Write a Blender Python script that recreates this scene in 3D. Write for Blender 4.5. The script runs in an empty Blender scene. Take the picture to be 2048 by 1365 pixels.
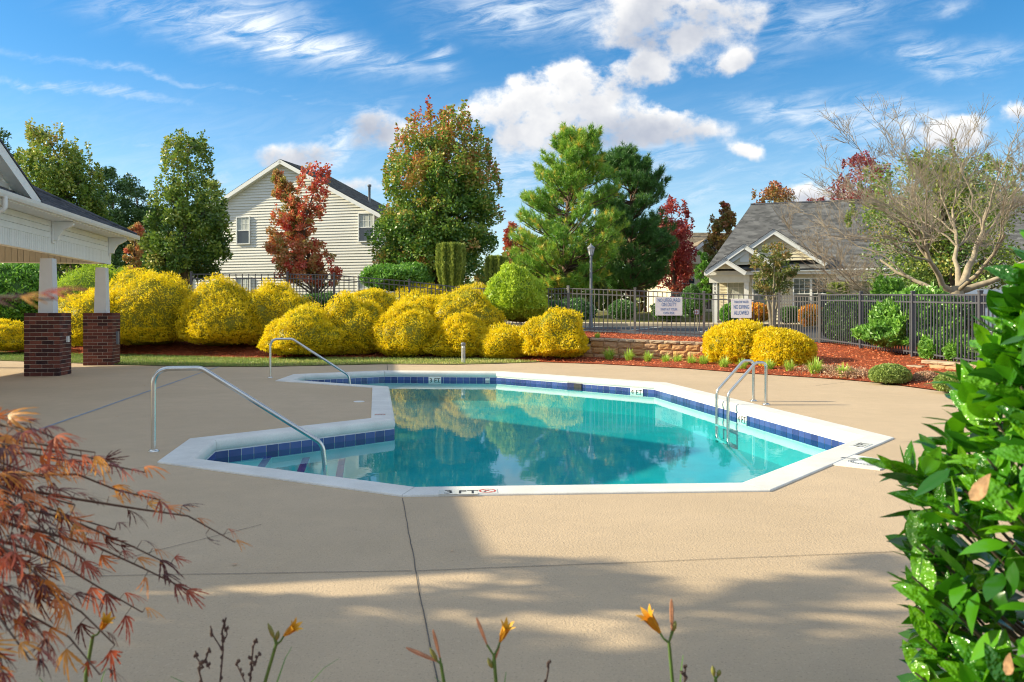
import bpy, bmesh, math, random
import numpy as np
from mathutils import Vector, Matrix
from mathutils.geometry import tessellate_polygon

random.seed(11)
RNG = np.random.default_rng(11)
SC = bpy.context.scene
COL = SC.collection
R = math.radians

# ---------------------------------------------------------------- camera
F_PX, CX, HY, EYE = 1600.0, 1024.0, 626.0, 1.4
cam_d = bpy.data.cameras.new('camera')
cam = bpy.data.objects.new('camera', cam_d)
COL.objects.link(cam)
cam.location = (0, 0, EYE)
cam.rotation_euler = (R(90), 0, 0)
cam_d.sensor_width = 36
cam_d.lens = 36 * F_PX / 2048
cam_d.shift_y = (HY - 682.5) / 2048
cam_d.clip_start = 0.05
cam_d.clip_end = 3000
cam_d.dof.use_dof = True
cam_d.dof.focus_distance = 11.0
cam_d.dof.aperture_fstop = 4.5
SC.camera = cam

# ---------------------------------------------------------------- light
SUN_EL, SUN_PHI = R(26.5), R(-2.5)          # elevation; heading of the light on the ground, from +X
light_dir = Vector((math.cos(SUN_EL) * math.cos(SUN_PHI), math.cos(SUN_EL) * math.sin(SUN_PHI), -math.sin(SUN_EL)))
sun_d = bpy.data.lights.new('sun', 'SUN')
sun_d.energy = 2.35
sun_d.angle = R(0.6)
sun_d.color = (1.0, 0.89, 0.63)
sun = bpy.data.objects.new('sun', sun_d)
COL.objects.link(sun)
sun.rotation_euler = light_dir.to_track_quat('-Z', 'Y').to_euler()
SC.view_settings.view_transform = 'Standard'
SC.view_settings.look = 'None'
SC.view_settings.gamma = 1
SC.view_settings.use_curve_mapping = False
SC.view_settings.exposure = 1.80
SC.cycles.filter_width = 1.05
SC.cycles.max_bounces = 8
SC.cycles.transparent_max_bounces = 8
SC.cycles.diffuse_bounces = 3
SC.cycles.glossy_bounces = 3

# ---------------------------------------------------------------- sky
class Net:
    """small helper to write node graphs"""
    def __init__(s, tree):
        s.t = tree; s.n = tree.nodes; s.l = tree.links
    def node(s, typ, **kw):
        n = s.n.new(typ)
        for k, v in kw.items(): setattr(n, k, v)
        return n
    def put(s, sock, v):
        if hasattr(v, 'is_linked') or isinstance(v, bpy.types.NodeSocket): s.l.new(v, sock)
        else: sock.default_value = v
    def m(s, op, a, b=None, c=None, clamp=False):
        n = s.n.new('ShaderNodeMath'); n.operation = op; n.use_clamp = clamp
        s.put(n.inputs[0], a)
        if b is not None: s.put(n.inputs[1], b)
        if c is not None: s.put(n.inputs[2], c)
        return n.outputs[0]
    def vec(s, x, y, z):
        n = s.n.new('ShaderNodeCombineXYZ')
        for i, v in enumerate((x, y, z)): s.put(n.inputs[i], v)
        return n.outputs[0]
    def noise(s, v, scale, detail=6, rough=.55, dist=0.0, color=False):
        n = s.n.new('ShaderNodeTexNoise')
        if v is not None: s.put(n.inputs['Vector'], v)
        n.inputs['Scale'].default_value = scale; n.inputs['Detail'].default_value = detail
        n.inputs['Roughness'].default_value = rough; n.inputs['Distortion'].default_value = dist
        return n.outputs['Color' if color else 'Fac']
    def smooth(s, x, a, b):
        n = s.n.new('ShaderNodeMapRange'); n.interpolation_type = 'SMOOTHSTEP'; n.clamp = True
        s.put(n.inputs[0], x); n.inputs[1].default_value = a; n.inputs[2].default_value = b
        return n.outputs[0]
    def mix(s, f, a, b, mode='MIX'):
        n = s.n.new('ShaderNodeMix'); n.data_type = 'RGBA'; n.blend_type = mode
        s.put(n.inputs[0], f); s.put(n.inputs[6], a); s.put(n.inputs[7], b)
        return n.outputs[2]
    def ramp(s, f, stops):
        n = s.n.new('ShaderNodeValToRGB'); cr = n.color_ramp
        while len(cr.elements) < len(stops): cr.elements.new(0.5)
        for e, (p, c) in zip(cr.elements, stops):
            e.position = p; e.color = (*c, 1) if len(c) == 3 else c
        s.put(n.inputs[0], f)
        return n.outputs[0]

def build_world():
    w = bpy.data.worlds.new('World'); SC.world = w; w.use_nodes = True
    g = Net(w.node_tree)
    for n in list(g.n): g.n.remove(n)
    out = g.node('ShaderNodeOutputWorld'); bg = g.node('ShaderNodeBackground')
    sky = g.node('ShaderNodeTexSky', sky_type='NISHITA')
    sky.sun_disc = False
    sky.sun_elevation = SUN_EL
    to_sun = -light_dir
    sky.sun_rotation = math.atan2(to_sun.x, to_sun.y) % (2 * math.pi)
    sky.air_density = 1.0; sky.dust_density = 0.25; sky.ozone_density = 1.6; sky.altitude = 200
    hs = g.node('ShaderNodeHueSaturation')
    hs.inputs['Saturation'].default_value = 1.45; hs.inputs['Value'].default_value = 0.83
    g.l.new(sky.outputs[0], hs.inputs['Color'])
    tc = g.node('ShaderNodeTexCoord'); sp = g.node('ShaderNodeSeparateXYZ')
    g.l.new(tc.outputs['Generated'], sp.inputs[0])
    X, Y, Z = sp.outputs
    yy = g.m('MAXIMUM', Y, 0.08)
    u = g.m('DIVIDE', X, yy); v = g.m('DIVIDE', Z, yy)
    p = g.vec(u, v, 0.0)
    # warp
    wn = g.noise(p, 11.0, 5, .6, color=True)
    ws = g.node('ShaderNodeSeparateColor'); g.l.new(wn, ws.inputs[0])
    uw = g.m('ADD', u, g.m('MULTIPLY', g.m('SUBTRACT', ws.outputs[0], .5), .075))
    vw = g.m('ADD', v, g.m('MULTIPLY', g.m('SUBTRACT', ws.outputs[1], .5), .05))
    def blobs(lst, uu, vv):
        tot = None; up = None
        for px, py, rx, ry, rot, wt in lst:
            a = R(-rot); c, s_ = math.cos(a), math.sin(a)
            du = g.m('SUBTRACT', uu, (px - CX) / F_PX); dv = g.m('SUBTRACT', vv, (HY - py) / F_PX)
            a1 = g.m('MULTIPLY', g.m('ADD', g.m('MULTIPLY', du, c), g.m('MULTIPLY', dv, s_)), F_PX / rx)
            a2 = g.m('MULTIPLY', g.m('SUBTRACT', g.m('MULTIPLY', dv, c), g.m('MULTIPLY', du, s_)), F_PX / ry)
            q = g.m('ADD', g.m('MULTIPLY', a1, a1), g.m('MULTIPLY', a2, a2))
            e = g.m('MULTIPLY', g.m('POWER', 2.718, g.m('MULTIPLY', q, -1.0)), wt)
            tot = e if tot is None else g.m('ADD', tot, e)
            ev = g.m('MULTIPLY', e, a2)
            up = ev if up is None else g.m('ADD', up, ev)
        return tot, up
    cum = [(1090, 185, 90, 56, 0, 1.1), (1185, 165, 75, 52, 0, 1.0), (1285, 155, 42, 44, 0, 1.1), (1005, 218, 90, 42, 0, .95), (1230, 230, 90, 40, 0, .8),
           (1110, 255, 170, 44, 0, .85), (1370, 257, 100, 36, 4, 1.05), (1302, 240, 38, 40, 0, .85),
           (1290, 72, 100, 70, -10, 1.05), (1335, 15, 130, 55, 0, 1.0), (1500, 45, 85, 55, 0, .7), (1450, 122, 76, 24, -10, .95),
           (590, 308, 105, 30, -3, 1.0), (745, 238, 56, 40, 20, .8), (800, 265, 80, 34, 0, .55),
           (1925, 265, 60, 36, -8, .85), (2045, 225, 35, 20, 0, .9), (1500, 312, 42, 17, 5, .75), (1640, 400, 75, 36, -12, 1.0),
           (700, 372, 95, 28, 0, .8), (450, 365, 35, 22, 0, .6), (1600, 385, 60, 20, 0, .5),
           (1000, 330, 60, 26, 0, .3), (1330, 335, 70, 26, 0, .42), (1060, 290, 80, 24, 0, .45), (1460, 420, 35, 20, 0, .3),
           (1840, 245, 50, 28, 0, .7), (1235, 108, 70, 22, -8, -.9), (1330, 195, 70, 22, 10, -.9), (1060, 130, 60, 22, 0, -.3), (1240, 205, 26, 20, 0, -.5), (1925, 265, 80, 40, -8, .5)]
    cd, cu = blobs(cum, uw, vw)
    fn = g.noise(g.vec(u, g.m('MULTIPLY', v, 1.25), 0.3), 17.0, 9, .6)
    fn2 = g.noise(g.vec(u, v, 2.7), 7.0, 5, .55)
    cs = g.m('DIVIDE', g.m('MULTIPLY', g.m('MAXIMUM', cd, 0.0), 1.42), g.m('ADD', 1.0, g.m('MULTIPLY', g.m('MAXIMUM', cd, 0.0), .75)))
    dens = g.m('MULTIPLY', cs, g.m('ADD', -.46, g.m('MULTIPLY', fn, 2.5)))
    c_cov = g.smooth(dens, .27, .72)
    # wispy cirrus
    cir = [(330, 35, 150, 36, 12, .75), (520, 60, 130, 42, 25, .9), (680, 105, 170, 26, 10, .85), (875, 110, 26, 40, -30, .65), (590, 50, 70, 50, 20, .45),
           (160, 180, 190, 9, 6, .7), (300, 150, 420, 7, 9, .34), (1010, 25, 130, 42, 5, .75), (1180, 35, 160, 55, 10, .6), (1640, 40, 150, 50, -18, .65),
           (700, 275, 100, 26, -40, .75), (640, 310, 90, 20, -15, .5), (1560, 225, 120, 22, 6, .65), (1720, 225, 150, 36, 4, .6), (1830, 110, 60, 30, 10, .75),
           (1960, 125, 120, 30, -4, .65), (1640, 295, 160, 18, 8, .55), (1400, 395, 70, 18, -20, .6), (1100, 320, 220, 42, 0, .6), (1000, 380, 120, 55, 0, .6),
           (1330, 310, 120, 34, 5, .5), (1800, 255, 160, 42, 4, .55), (900, 320, 130, 40, 0, .4), (1540, 345, 110, 9, 4, .4), (300, 300, 260, 16, 3, .3),
           (1880, 15, 40, 18, -20, .5), (1450, 20, 120, 40, -20, .5), (520, 90, 60, 12, 10, .35)]
    uc = g.m('ADD', u, g.m('MULTIPLY', g.m('SUBTRACT', ws.outputs[2], .5), .11))
    vc = g.m('ADD', v, g.m('MULTIPLY', g.m('SUBTRACT', ws.outputs[0], .5), .055))
    wd, _ = blobs(cir, uc, vc)
    sa, ca = math.sin(R(-12)), math.cos(R(-12))
    su = g.m('ADD', g.m('MULTIPLY', u, ca), g.m('MULTIPLY', v, -sa)); sv = g.m('ADD', g.m('MULTIPLY', v, ca), g.m('MULTIPLY', u, sa))
    st = g.noise(g.vec(g.m('MULTIPLY', su, 5.0), g.m('MULTIPLY', sv, 22.0), 1.3), 2.6, 10, .66, .8)
    w_cov = g.m('MULTIPLY', g.m('MULTIPLY', wd, g.smooth(st, .30, .72)), .95, clamp=True)
    # thin milky veil low over the horizon
    w_cov = g.m('MAXIMUM', w_cov, g.m('MULTIPLY', g.m('SUBTRACT', 1.0, g.smooth(v, .08, .34)), g.m('ADD', .12, g.m('MULTIPLY', g.smooth(st, .3, .8), .30))))
    # rest of the sky dome: unseen cloud layer, cover widened to add fill light
    zz = g.m('ADD', g.m('MAXIMUM', Z, 0.0), .16)
    q = g.vec(g.m('DIVIDE', X, zz), g.m('DIVIDE', Y, zz), 0.0)
    gen = g.m('MULTIPLY', g.smooth(g.noise(q, 1.1, 9, .6, .6), .36, .60), 1.0)
    front = g.smooth(Y, .22, .45)
    hi = g.smooth(v, .42, .6)
    gen = g.m('MULTIPLY', gen, g.m('SUBTRACT', 1.0, g.m('MULTIPLY', front, g.m('SUBTRACT', 1.0, hi))))
    cov_w = g.m('MAXIMUM', g.m('MULTIPLY', w_cov, front), gen)
    cov_c = g.m('MULTIPLY', c_cov, front)
    rel = g.m('DIVIDE', cu, g.m('MAXIMUM', cd, .05))
    lit = g.smooth(g.m('ADD', g.m('ADD', g.m('MULTIPLY', rel, .45), g.m('MULTIPLY', g.m('SUBTRACT', .62, dens), .9)), g.m('ADD', g.m('MULTIPLY', g.m('SUBTRACT', fn2, .5), 2.6), g.m('MULTIPLY', g.m('SUBTRACT', fn, .5), 1.8))), -.85, .75)
    ccol = g.mix(lit, (2.1, 2.35, 2.9, 1), (5.6, 5.5, 5.3, 1))
    c1 = g.mix(cov_w, hs.outputs[0], (4.4, 4.8, 5.2, 1))
    c2 = g.mix(cov_c, c1, ccol)
    g.l.new(c2, bg.inputs['Color'])
    bg.inputs['Strength'].default_value = 0.062
    g.l.new(bg.outputs[0], out.inputs[0])
build_world()

# ---------------------------------------------------------------- helpers
def at(px, py, y):
    """world point seen at photo pixel (px, py) at depth y"""
    return Vector(((px - CX) / F_PX * y, y, EYE - (py - HY) / F_PX * y))
def gp(px, py, z=0.0):
    y = F_PX * (EYE - z) / (py - HY)
    return Vector(((px - CX) / F_PX * y, y, z))

def wloc(o):
    v = Vector((0, 0, 0))
    while o is not None:
        v = v + o.location; o = o.parent
    return v
def link(name, data, parent=None):
    o = bpy.data.objects.new(name, data); COL.objects.link(o)
    if parent is not None: o.parent = parent
    return o
def tag(o, label=None, cat=None, group=None, kind=None):
    if label: o['label'] = label
    if cat: o['category'] = cat
    if group: o['group'] = group
    if kind: o['kind'] = kind
    return o
def thing(name, label, cat, loc=(0, 0, 0), group=None):
    o = link(name, None); o.location = loc
    return tag(o, label, cat, group)
def copy_tree(o, parent=None):
    c = o.copy(); COL.objects.link(c); c.parent = parent
    for ch in list(o.children): copy_tree(ch, c)
    return c

class MB:
    def __init__(s): s.v = []; s.f = []; s.sm = []
    def add(s, vs, fs, smooth=False):
        b = len(s.v); s.v.extend([tuple(x) for x in vs])
        for f in fs: s.f.append(tuple(b + i for i in f)); s.sm.append(smooth)
        return s
    def box(s, c, size, ax=None, bev=0.0):
        c = Vector(c); hx, hy, hz = [d / 2 for d in size]
        if ax is None: ax = (Vector((1, 0, 0)), Vector((0, 1, 0)), Vector((0, 0, 1)))
        if bev <= 0:
            vs = [c + ax[0] * (hx * i) + ax[1] * (hy * j) + ax[2] * (hz * k) for k in (-1, 1) for j in (-1, 1) for i in (-1, 1)]
            s.add(vs, [(0, 2, 3, 1), (4, 5, 7, 6), (0, 1, 5, 4), (2, 6, 7, 3), (0, 4, 6, 2), (1, 3, 7, 5)])
        else:
            vs = []; e = bev
            for k, z, sh in ((0, -hz, 0), (1, hz - e, 0), (2, hz, e)):
                for i, j in ((-1, -1), (1, -1), (1, 1), (-1, 1)):
                    vs.append(c + ax[0] * ((hx - sh) * i) + ax[1] * ((hy - sh) * j) + ax[2] * z)
            fs = [(3, 2, 1, 0), (8, 9, 10, 11)]
            for k in (0, 1):
                for i in range(4): fs.append((k * 4 + i, k * 4 + (i + 1) % 4, k * 4 + 4 + (i + 1) % 4, k * 4 + 4 + i))
            s.add(vs, fs)
        return s
    def tube(s, pts, rad, n=8, cap=True, smooth=True):
        pts = [Vector(p) for p in pts]
        if not hasattr(rad, '__len__'): rad = [rad] * len(pts)
        vs = []; prev = None
        for i, p in enumerate(pts):
            d = (pts[min(i + 1, len(pts) - 1)] - pts[max(i - 1, 0)])
            d = d.normalized() if d.length > 1e-9 else Vector((0, 0, 1))
            if prev is None:
                a = d.cross(Vector((0, 0, 1)) if abs(d.z) < .9 else Vector((1, 0, 0))).normalized()
            else:
                a = (prev - d * prev.dot(d))
                a = a.normalized() if a.length > 1e-6 else d.orthogonal().normalized()
            prev = a; b = d.cross(a)
            for k in range(n):
                t = 2 * math.pi * k / n
                vs.append(p + a * (math.cos(t) * rad[i]) + b * (math.sin(t) * rad[i]))
        fs = []
        for i in range(len(pts) - 1):
            for k in range(n):
                fs.append((i * n + k, i * n + (k + 1) % n, (i + 1) * n + (k + 1) % n, (i + 1) * n + k))
        s.add(vs, fs, smooth)
        if cap:
            s.add(vs[:n], [tuple(range(n))[::-1]]); s.add(vs[-n:], [tuple(range(n))])
        return s
    def prism(s, poly, axis, depth):
        """poly: list of 3d points (planar), extruded by vector axis*depth"""
        poly = [Vector(p) for p in poly]; n = len(poly); e = Vector(axis) * depth
        vs = poly + [p + e for p in poly]
        fs = [tuple(range(n))[::-1], tuple(range(n, 2 * n))] + [(i, (i + 1) % n, n + (i + 1) % n, n + i) for i in range(n)]
        return s.add(vs, fs)
    def disc(s, c, rx, ry, n=20, z2=None):
        c = Vector(c)
        ring = [c + Vector((rx * math.cos(2 * math.pi * i / n), ry * math.sin(2 * math.pi * i / n), 0)) for i in range(n)]
        if z2 is None: return s.add(ring, [tuple(range(n))])
        return s.prism(ring, (0, 0, 1), z2)
    def lathe(s, c, prof, n=16, smooth=True):
        c = Vector(c); vs = []
        for r, z in prof:
            for k in range(n): vs.append(c + Vector((r * math.cos(2 * math.pi * k / n), r * math.sin(2 * math.pi * k / n), z)))
        fs = [(i * n + k, i * n + (k + 1) % n, (i + 1) * n + (k + 1) % n, (i + 1) * n + k) for i in range(len(prof) - 1) for k in range(n)]
        s.add(vs, fs, smooth)
        s.add(vs[:n], [tuple(range(n))[::-1]]); s.add(vs[-n:], [tuple(range(n))])
        return s
    def build(s, name, mat, parent=None, recalc=True):
        off = wloc(parent)
        me = bpy.data.meshes.new(name)
        me.from_pydata([(x - off.x, y - off.y, z - off.z) for x, y, z in s.v], [], s.f)
        me.polygons.foreach_set('use_smooth', s.sm)
        if recalc:
            bm = bmesh.new(); bm.from_mesh(me); bmesh.ops.recalc_face_normals(bm, faces=bm.faces); bm.to_mesh(me); bm.free()
        me.update()
        if mat is not None: me.materials.append(mat)
        return link(name, me, parent)

def np_mesh(name, V, faces_n, idx, mat, parent=None, tint=None, smooth=False):
    """V (n,3) float; idx (m, faces_n) int"""
    off = wloc(parent)
    V = np.asarray(V, dtype=np.float32) - np.array(off, dtype=np.float32)
    me = bpy.data.meshes.new(name)
    m = len(idx)
    me.vertices.add(len(V)); me.vertices.foreach_set('co', V.ravel())
    me.loops.add(m * faces_n); me.loops.foreach_set('vertex_index', np.asarray(idx, dtype=np.int32).ravel())
    me.polygons.add(m)
    me.polygons.foreach_set('loop_start', np.arange(0, m * faces_n, faces_n, dtype=np.int32))
    me.polygons.foreach_set('loop_total', np.full(m, faces_n, dtype=np.int32))
    if smooth: me.polygons.foreach_set('use_smooth', np.ones(m, dtype=bool))
    if tint is not None:
        at_ = me.attributes.new('tint', 'FLOAT', 'POINT')
        at_.data.foreach_set('value', np.asarray(tint, dtype=np.float32))
    me.update(calc_edges=True)
    if mat is not None: me.materials.append(mat)
    return link(name, me, parent)

def unit(a): return a / np.maximum(np.linalg.norm(a, axis=1, keepdims=True), 1e-9)
def rand_dirs(n, rng):
    a = rng.normal(size=(n, 3)); return unit(a)
def leaf_mesh(name, P, D, L, W, mat, parent, tint=None, rng=RNG, fold=0.0, side=None):
    n = len(P); D = unit(D)
    S = rng.normal(size=(n, 3)) if side is None else side
    S = unit(S - D * np.sum(S * D, axis=1, keepdims=True))
    N = np.cross(D, S)
    L = np.broadcast_to(np.asarray(L, dtype=float).reshape(-1, 1), (n, 1)); W = np.broadcast_to(np.asarray(W, dtype=float).reshape(-1, 1), (n, 1))
    V = np.empty((n, 4, 3))
    V[:, 0] = P; V[:, 1] = P + D * L * .45 + S * W * .5 + N * W * fold
    V[:, 2] = P + D * L; V[:, 3] = P + D * L * .45 - S * W * .5 + N * W * fold
    t = None if tint is None else np.repeat(np.asarray(tint), 4)
    return np_mesh(name, V.reshape(-1, 3), 4, np.arange(n * 4).reshape(n, 4), mat, parent, t)

def fillet(pts, r, n=6):
    pts = [Vector(p) for p in pts]; out = [pts[0]]
    for i in range(1, len(pts) - 1):
        rr = r[i - 1] if hasattr(r, '__len__') else r
        a, b, c = pts[i - 1], pts[i], pts[i + 1]
        d1 = (a - b).normalized(); d2 = (c - b).normalized()
        ang = d1.angle(d2); t = min(rr / math.tan(ang / 2), (a - b).length * .49, (c - b).length * .49)
        p1 = b + d1 * t; p2 = b + d2 * t
        for k in range(n + 1):
            s = k / n
            out.append(p1 * (1 - s) ** 2 + b * 2 * s * (1 - s) + p2 * s * s)
    out.append(pts[-1]); return out

# ---------------------------------------------------------------- materials
def newmat(name):
    m = bpy.data.materials.new(name); m.use_nodes = True
    g = Net(m.node_tree)
    for n in list(g.n): g.n.remove(n)
    out = g.node('ShaderNodeOutputMaterial')
    return m, g, out
def pmat(name, col, rough=.6, var=.12, scale=6.0, bump=0.0, bscale=60.0, metal=0.0, spec=.4, rnd=0.0, fine=0.0):
    m, g, out = newmat(name)
    b = g.node('ShaderNodeBsdfPrincipled'); g.l.new(b.outputs[0], out.inputs[0])
    tc = g.node('ShaderNodeTexCoord')
    base = (*col, 1)
    c = base
    if var > 0:
        n1 = g.noise(tc.outputs['Object'], scale, 5, .6)
        f = g.smooth(n1, .25, .75)
        lo = tuple(max(0, x * (1 - var)) for x in col) + (1,); hi = tuple(min(1, x * (1 + var)) for x in col) + (1,)
        c = g.mix(f, lo, hi)
    if fine > 0:
        n2 = g.noise(tc.outputs['Object'], bscale, 3, .6)
        f2 = g.smooth(n2, .3, .7)
        c = g.mix(f2, g.mix(1.0, c, (1 - fine,) * 3 + (1,), 'MULTIPLY'), c)
    if rnd > 0:
        oi = g.node('ShaderNodeObjectInfo')
        k = g.m('ADD', 1 - rnd, g.m('MULTIPLY', oi.outputs['Random'], 2 * rnd))
        cc = g.node('ShaderNodeCombineColor')
        for i in range(3): g.l.new(k, cc.inputs[i])
        c = g.mix(1.0, c, cc.outputs[0], 'MULTIPLY')
    g.put(b.inputs['Base Color'], c)
    b.inputs['Roughness'].default_value = rough; b.inputs['Metallic'].default_value = metal
    b.inputs['Specular IOR Level'].default_value = spec
    if bump > 0:
        bn = g.node('ShaderNodeBump'); bn.inputs['Strength'].default_value = bump; bn.inputs['Distance'].default_value = .01
        g.l.new(g.noise(tc.outputs['Object'], bscale, 4, .6), bn.inputs['Height'])
        g.l.new(bn.outputs[0], b.inputs['Normal'])
    return m
def leafmat(name, cols, trans=.3, gloss=.06, rough=.45, patch=0.0, pscale=.8, gain=1.9):
    cols = [tuple(min(.92, x * gain) for x in c) for c in cols]
    """cols: stops along the per-leaf 'tint' attribute"""
    m, g, out = newmat(name)
    a = g.node('ShaderNodeAttribute'); a.attribute_name = 'tint'
    f = a.outputs['Fac']
    if patch > 0:
        tc = g.node('ShaderNodeTexCoord')
        f = g.m('ADD', f, g.m('MULTIPLY', g.m('SUBTRACT', g.noise(tc.outputs['Object'], pscale, 3), .5), patch), clamp=True)
    n = len(cols)
    c = g.ramp(f, [(i / max(1, n - 1), cc) for i, cc in enumerate(cols)])
    d = g.node('ShaderNodeBsdfDiffuse'); t = g.node('ShaderNodeBsdfTranslucent'); gl = g.node('ShaderNodeBsdfGlossy')
    gl.inputs['Roughness'].default_value = rough
    g.l.new(c, d.inputs[0]); g.l.new(c, t.inputs[0])
    m1 = g.node('ShaderNodeMixShader'); m1.inputs[0].default_value = trans
    g.l.new(d.outputs[0], m1.inputs[1]); g.l.new(t.outputs[0], m1.inputs[2])
    m2 = g.node('ShaderNodeMixShader'); m2.inputs[0].default_value = gloss
    g.l.new(m1.outputs[0], m2.inputs[1]); g.l.new(gl.outputs[0], m2.inputs[2])
    g.l.new(m2.outputs[0], out.inputs[0])
    return m

def mat_deck():
    m, g, out = newmat('deck_coating')
    b = g.node('ShaderNodeBsdfPrincipled'); g.l.new(b.outputs[0], out.inputs[0])
    tc = g.node('ShaderNodeTexCoord'); P = tc.outputs['Object']
    big = g.smooth(g.noise(P, .5, 6, .6, .5), .3, .72)
    mid = g.smooth(g.noise(P, 4, 6, .65), .3, .7)
    c = g.mix(big, (.505, .378, .245, 1), (.572, .430, .285, 1))
    c = g.mix(g.m('MULTIPLY', mid, .35), c, (.44, .335, .23, 1))
    sp = g.smooth(g.noise(P, 85, 3, .7), .56, .70)
    c = g.mix(g.m('MULTIPLY', sp, .75), c, (.27, .21, .14, 1))
    sp2 = g.smooth(g.noise(P, 55, 2, .6), .60, .68)
    c = g.mix(g.m('MULTIPLY', sp2, .35), c, (.66, .53, .36, 1))
    # old drip marks and wear
    st = g.smooth(g.noise(P, 1.7, 9, .75, 1.5), .62, .72)
    c = g.mix(g.m('MULTIPLY', st, .38), c, (.30, .24, .18, 1))
    g.put(b.inputs['Base Color'], c); b.inputs['Roughness'].default_value = .8; b.inputs['Specular IOR Level'].default_value = .25
    bn = g.node('ShaderNodeBump'); bn.inputs['Strength'].default_value = .9; bn.inputs['Distance'].default_value = .008
    g.l.new(g.noise(P, 60, 4, .7), bn.inputs['Height']); g.l.new(bn.outputs[0], b.inputs['Normal'])
    return m
def mat_water():
    m, g, out = newmat('pool_water')
    tr = g.node('ShaderNodeBsdfTransparent'); tr.inputs[0].default_value = (.19, .80, .83, 1)
    gl = g.node('ShaderNodeBsdfGlossy'); gl.inputs['Roughness'].default_value = .012
    tc = g.node('ShaderNodeTexCoord'); P = tc.outputs['Object']
    h = g.m('ADD', g.noise(P, 3.2, 4, .55), g.m('MULTIPLY', g.noise(P, 14, 3, .5), .16))
    bn = g.node('ShaderNodeBump'); bn.inputs['Strength'].default_value = .014; bn.inputs['Distance'].default_value = .05
    g.l.new(h, bn.inputs['Height'])
    g.l.new(bn.outputs[0], gl.inputs['Normal'])
    # Schlick reflectance, the same seen from above and from below the surface
    ge = g.node('ShaderNodeNewGeometry'); dt = g.node('ShaderNodeVectorMath', operation='DOT_PRODUCT')
    g.l.new(ge.outputs['Incoming'], dt.inputs[0]); g.l.new(bn.outputs[0], dt.inputs[1])
    k = g.m('POWER', g.m('SUBTRACT', 1.0, g.m('ABSOLUTE', dt.outputs['Value']), clamp=True), 5.0)
    fac = g.m('ADD', .03, g.m('MULTIPLY', k, .84))
    mx = g.node('ShaderNodeMixShader')
    g.l.new(fac, mx.inputs[0]); g.l.new(tr.outputs[0], mx.inputs[1]); g.l.new(gl.outputs[0], mx.inputs[2])
    g.l.new(mx.outputs[0], out.inputs[0])
    return m
def mat_asphalt():
    m = pmat('asphalt', (.075, .078, .085), .85, .25, 1.2, .3, 90, fine=.35); return m
def mat_mulch():
    m, g, out = newmat('red_mulch')
    b = g.node('ShaderNodeBsdfPrincipled'); g.l.new(b.outputs[0], out.inputs[0])
    tc = g.node('ShaderNodeTexCoord'); P = tc.outputs['Object']
    n1 = g.noise(P, 30, 5, .7)
    c = g.ramp(n1, [(.3, (.10, .02, .01)), (.5, (.30, .065, .025)), (.7, (.46, .13, .05))])
    pt = g.smooth(g.noise(P, 1.3, 5, .6), .6, .72)
    c = g.mix(g.m('MULTIPLY', pt, .7), c, (.15, .085, .05, 1))
    g.put(b.inputs['Base Color'], c); b.inputs['Roughness'].default_value = .9; b.inputs['Specular IOR Level'].default_value = .2
    bn = g.node('ShaderNodeBump'); bn.inputs['Strength'].default_value = 1; bn.inputs['Distance'].default_value = .03
    g.l.new(g.noise(P, 35, 5, .7), bn.inputs['Height']); g.l.new(bn.outputs[0], b.inputs['Normal'])
    return m
def mat_shingle(name, a, b_, scale):
    m, g, out = newmat(name)
    b = g.node('ShaderNodeBsdfPrincipled'); g.l.new(b.outputs[0], out.inputs[0])
    tc = g.node('ShaderNodeTexCoord'); P = tc.outputs['Object']
    sc = g.node('ShaderNodeVectorMath', operation='MULTIPLY'); g.l.new(P, sc.inputs[0]); sc.inputs[1].default_value = (3.3, 3.3, 7.5)
    vo = g.node('ShaderNodeTexVoronoi'); vo.inputs['Scale'].default_value = scale; g.l.new(sc.outputs[0], vo.inputs['Vector'])
    se = g.node('ShaderNodeSeparateColor'); g.l.new(vo.outputs['Color'], se.inputs[0])
    n = g.m('ADD', g.m('MULTIPLY', se.outputs[0], .65), g.m('MULTIPLY', g.noise(P, .9, 5, .6), .5))
    g.put(b.inputs['Base Color'], g.mix(g.smooth(n, .15, .95), (*a, 1), (*b_, 1)))
    b.inputs['Roughness'].default_value = .85; b.inputs['Specular IOR Level'].default_value = .25
    return m
def mat_random(name, cols, rough=.8, bump=.4, bscale=40, fine=.2, spec=.3):
    """a colour picked per object (brick, block, tile)"""
    m, g, out = newmat(name)
    b = g.node('ShaderNodeBsdfPrincipled'); g.l.new(b.outputs[0], out.inputs[0])
    oi = g.node('ShaderNodeObjectInfo'); tc = g.node('ShaderNodeTexCoord')
    va = g.node('ShaderNodeVectorMath', operation='ADD'); g.l.new(tc.outputs['Object'], va.inputs[0]); g.l.new(oi.outputs['Location'], va.inputs[1])
    r = g.m('ADD', oi.outputs['Random'], g.m('MULTIPLY', g.m('SUBTRACT', g.noise(va.outputs[0], 7, 4, .6), .5), fine * 2.2), clamp=True)
    c = g.ramp(r, [(i / (len(cols) - 1), cc) for i, cc in enumerate(cols)])
    g.put(b.inputs['Base Color'], c); b.inputs['Roughness'].default_value = rough; b.inputs['Specular IOR Level'].default_value = spec
    if bump > 0:
        bn = g.node('ShaderNodeBump'); bn.inputs['Strength'].default_value = bump; bn.inputs['Distance'].default_value = .02
        g.l.new(g.noise(va.outputs[0], bscale, 5, .65), bn.inputs['Height']); g.l.new(bn.outputs[0], b.inputs['Normal'])
    return m
def mat_glass(name, col=(.03, .045, .05), rough=.04):
    m, g, out = newmat(name)
    b = g.node('ShaderNodeBsdfPrincipled'); g.l.new(b.outputs[0], out.inputs[0])
    b.inputs['Base Color'].default_value = (*col, 1); b.inputs['Roughness'].default_value = rough; b.inputs['Specular IOR Level'].default_value = .9
    return m

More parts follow.
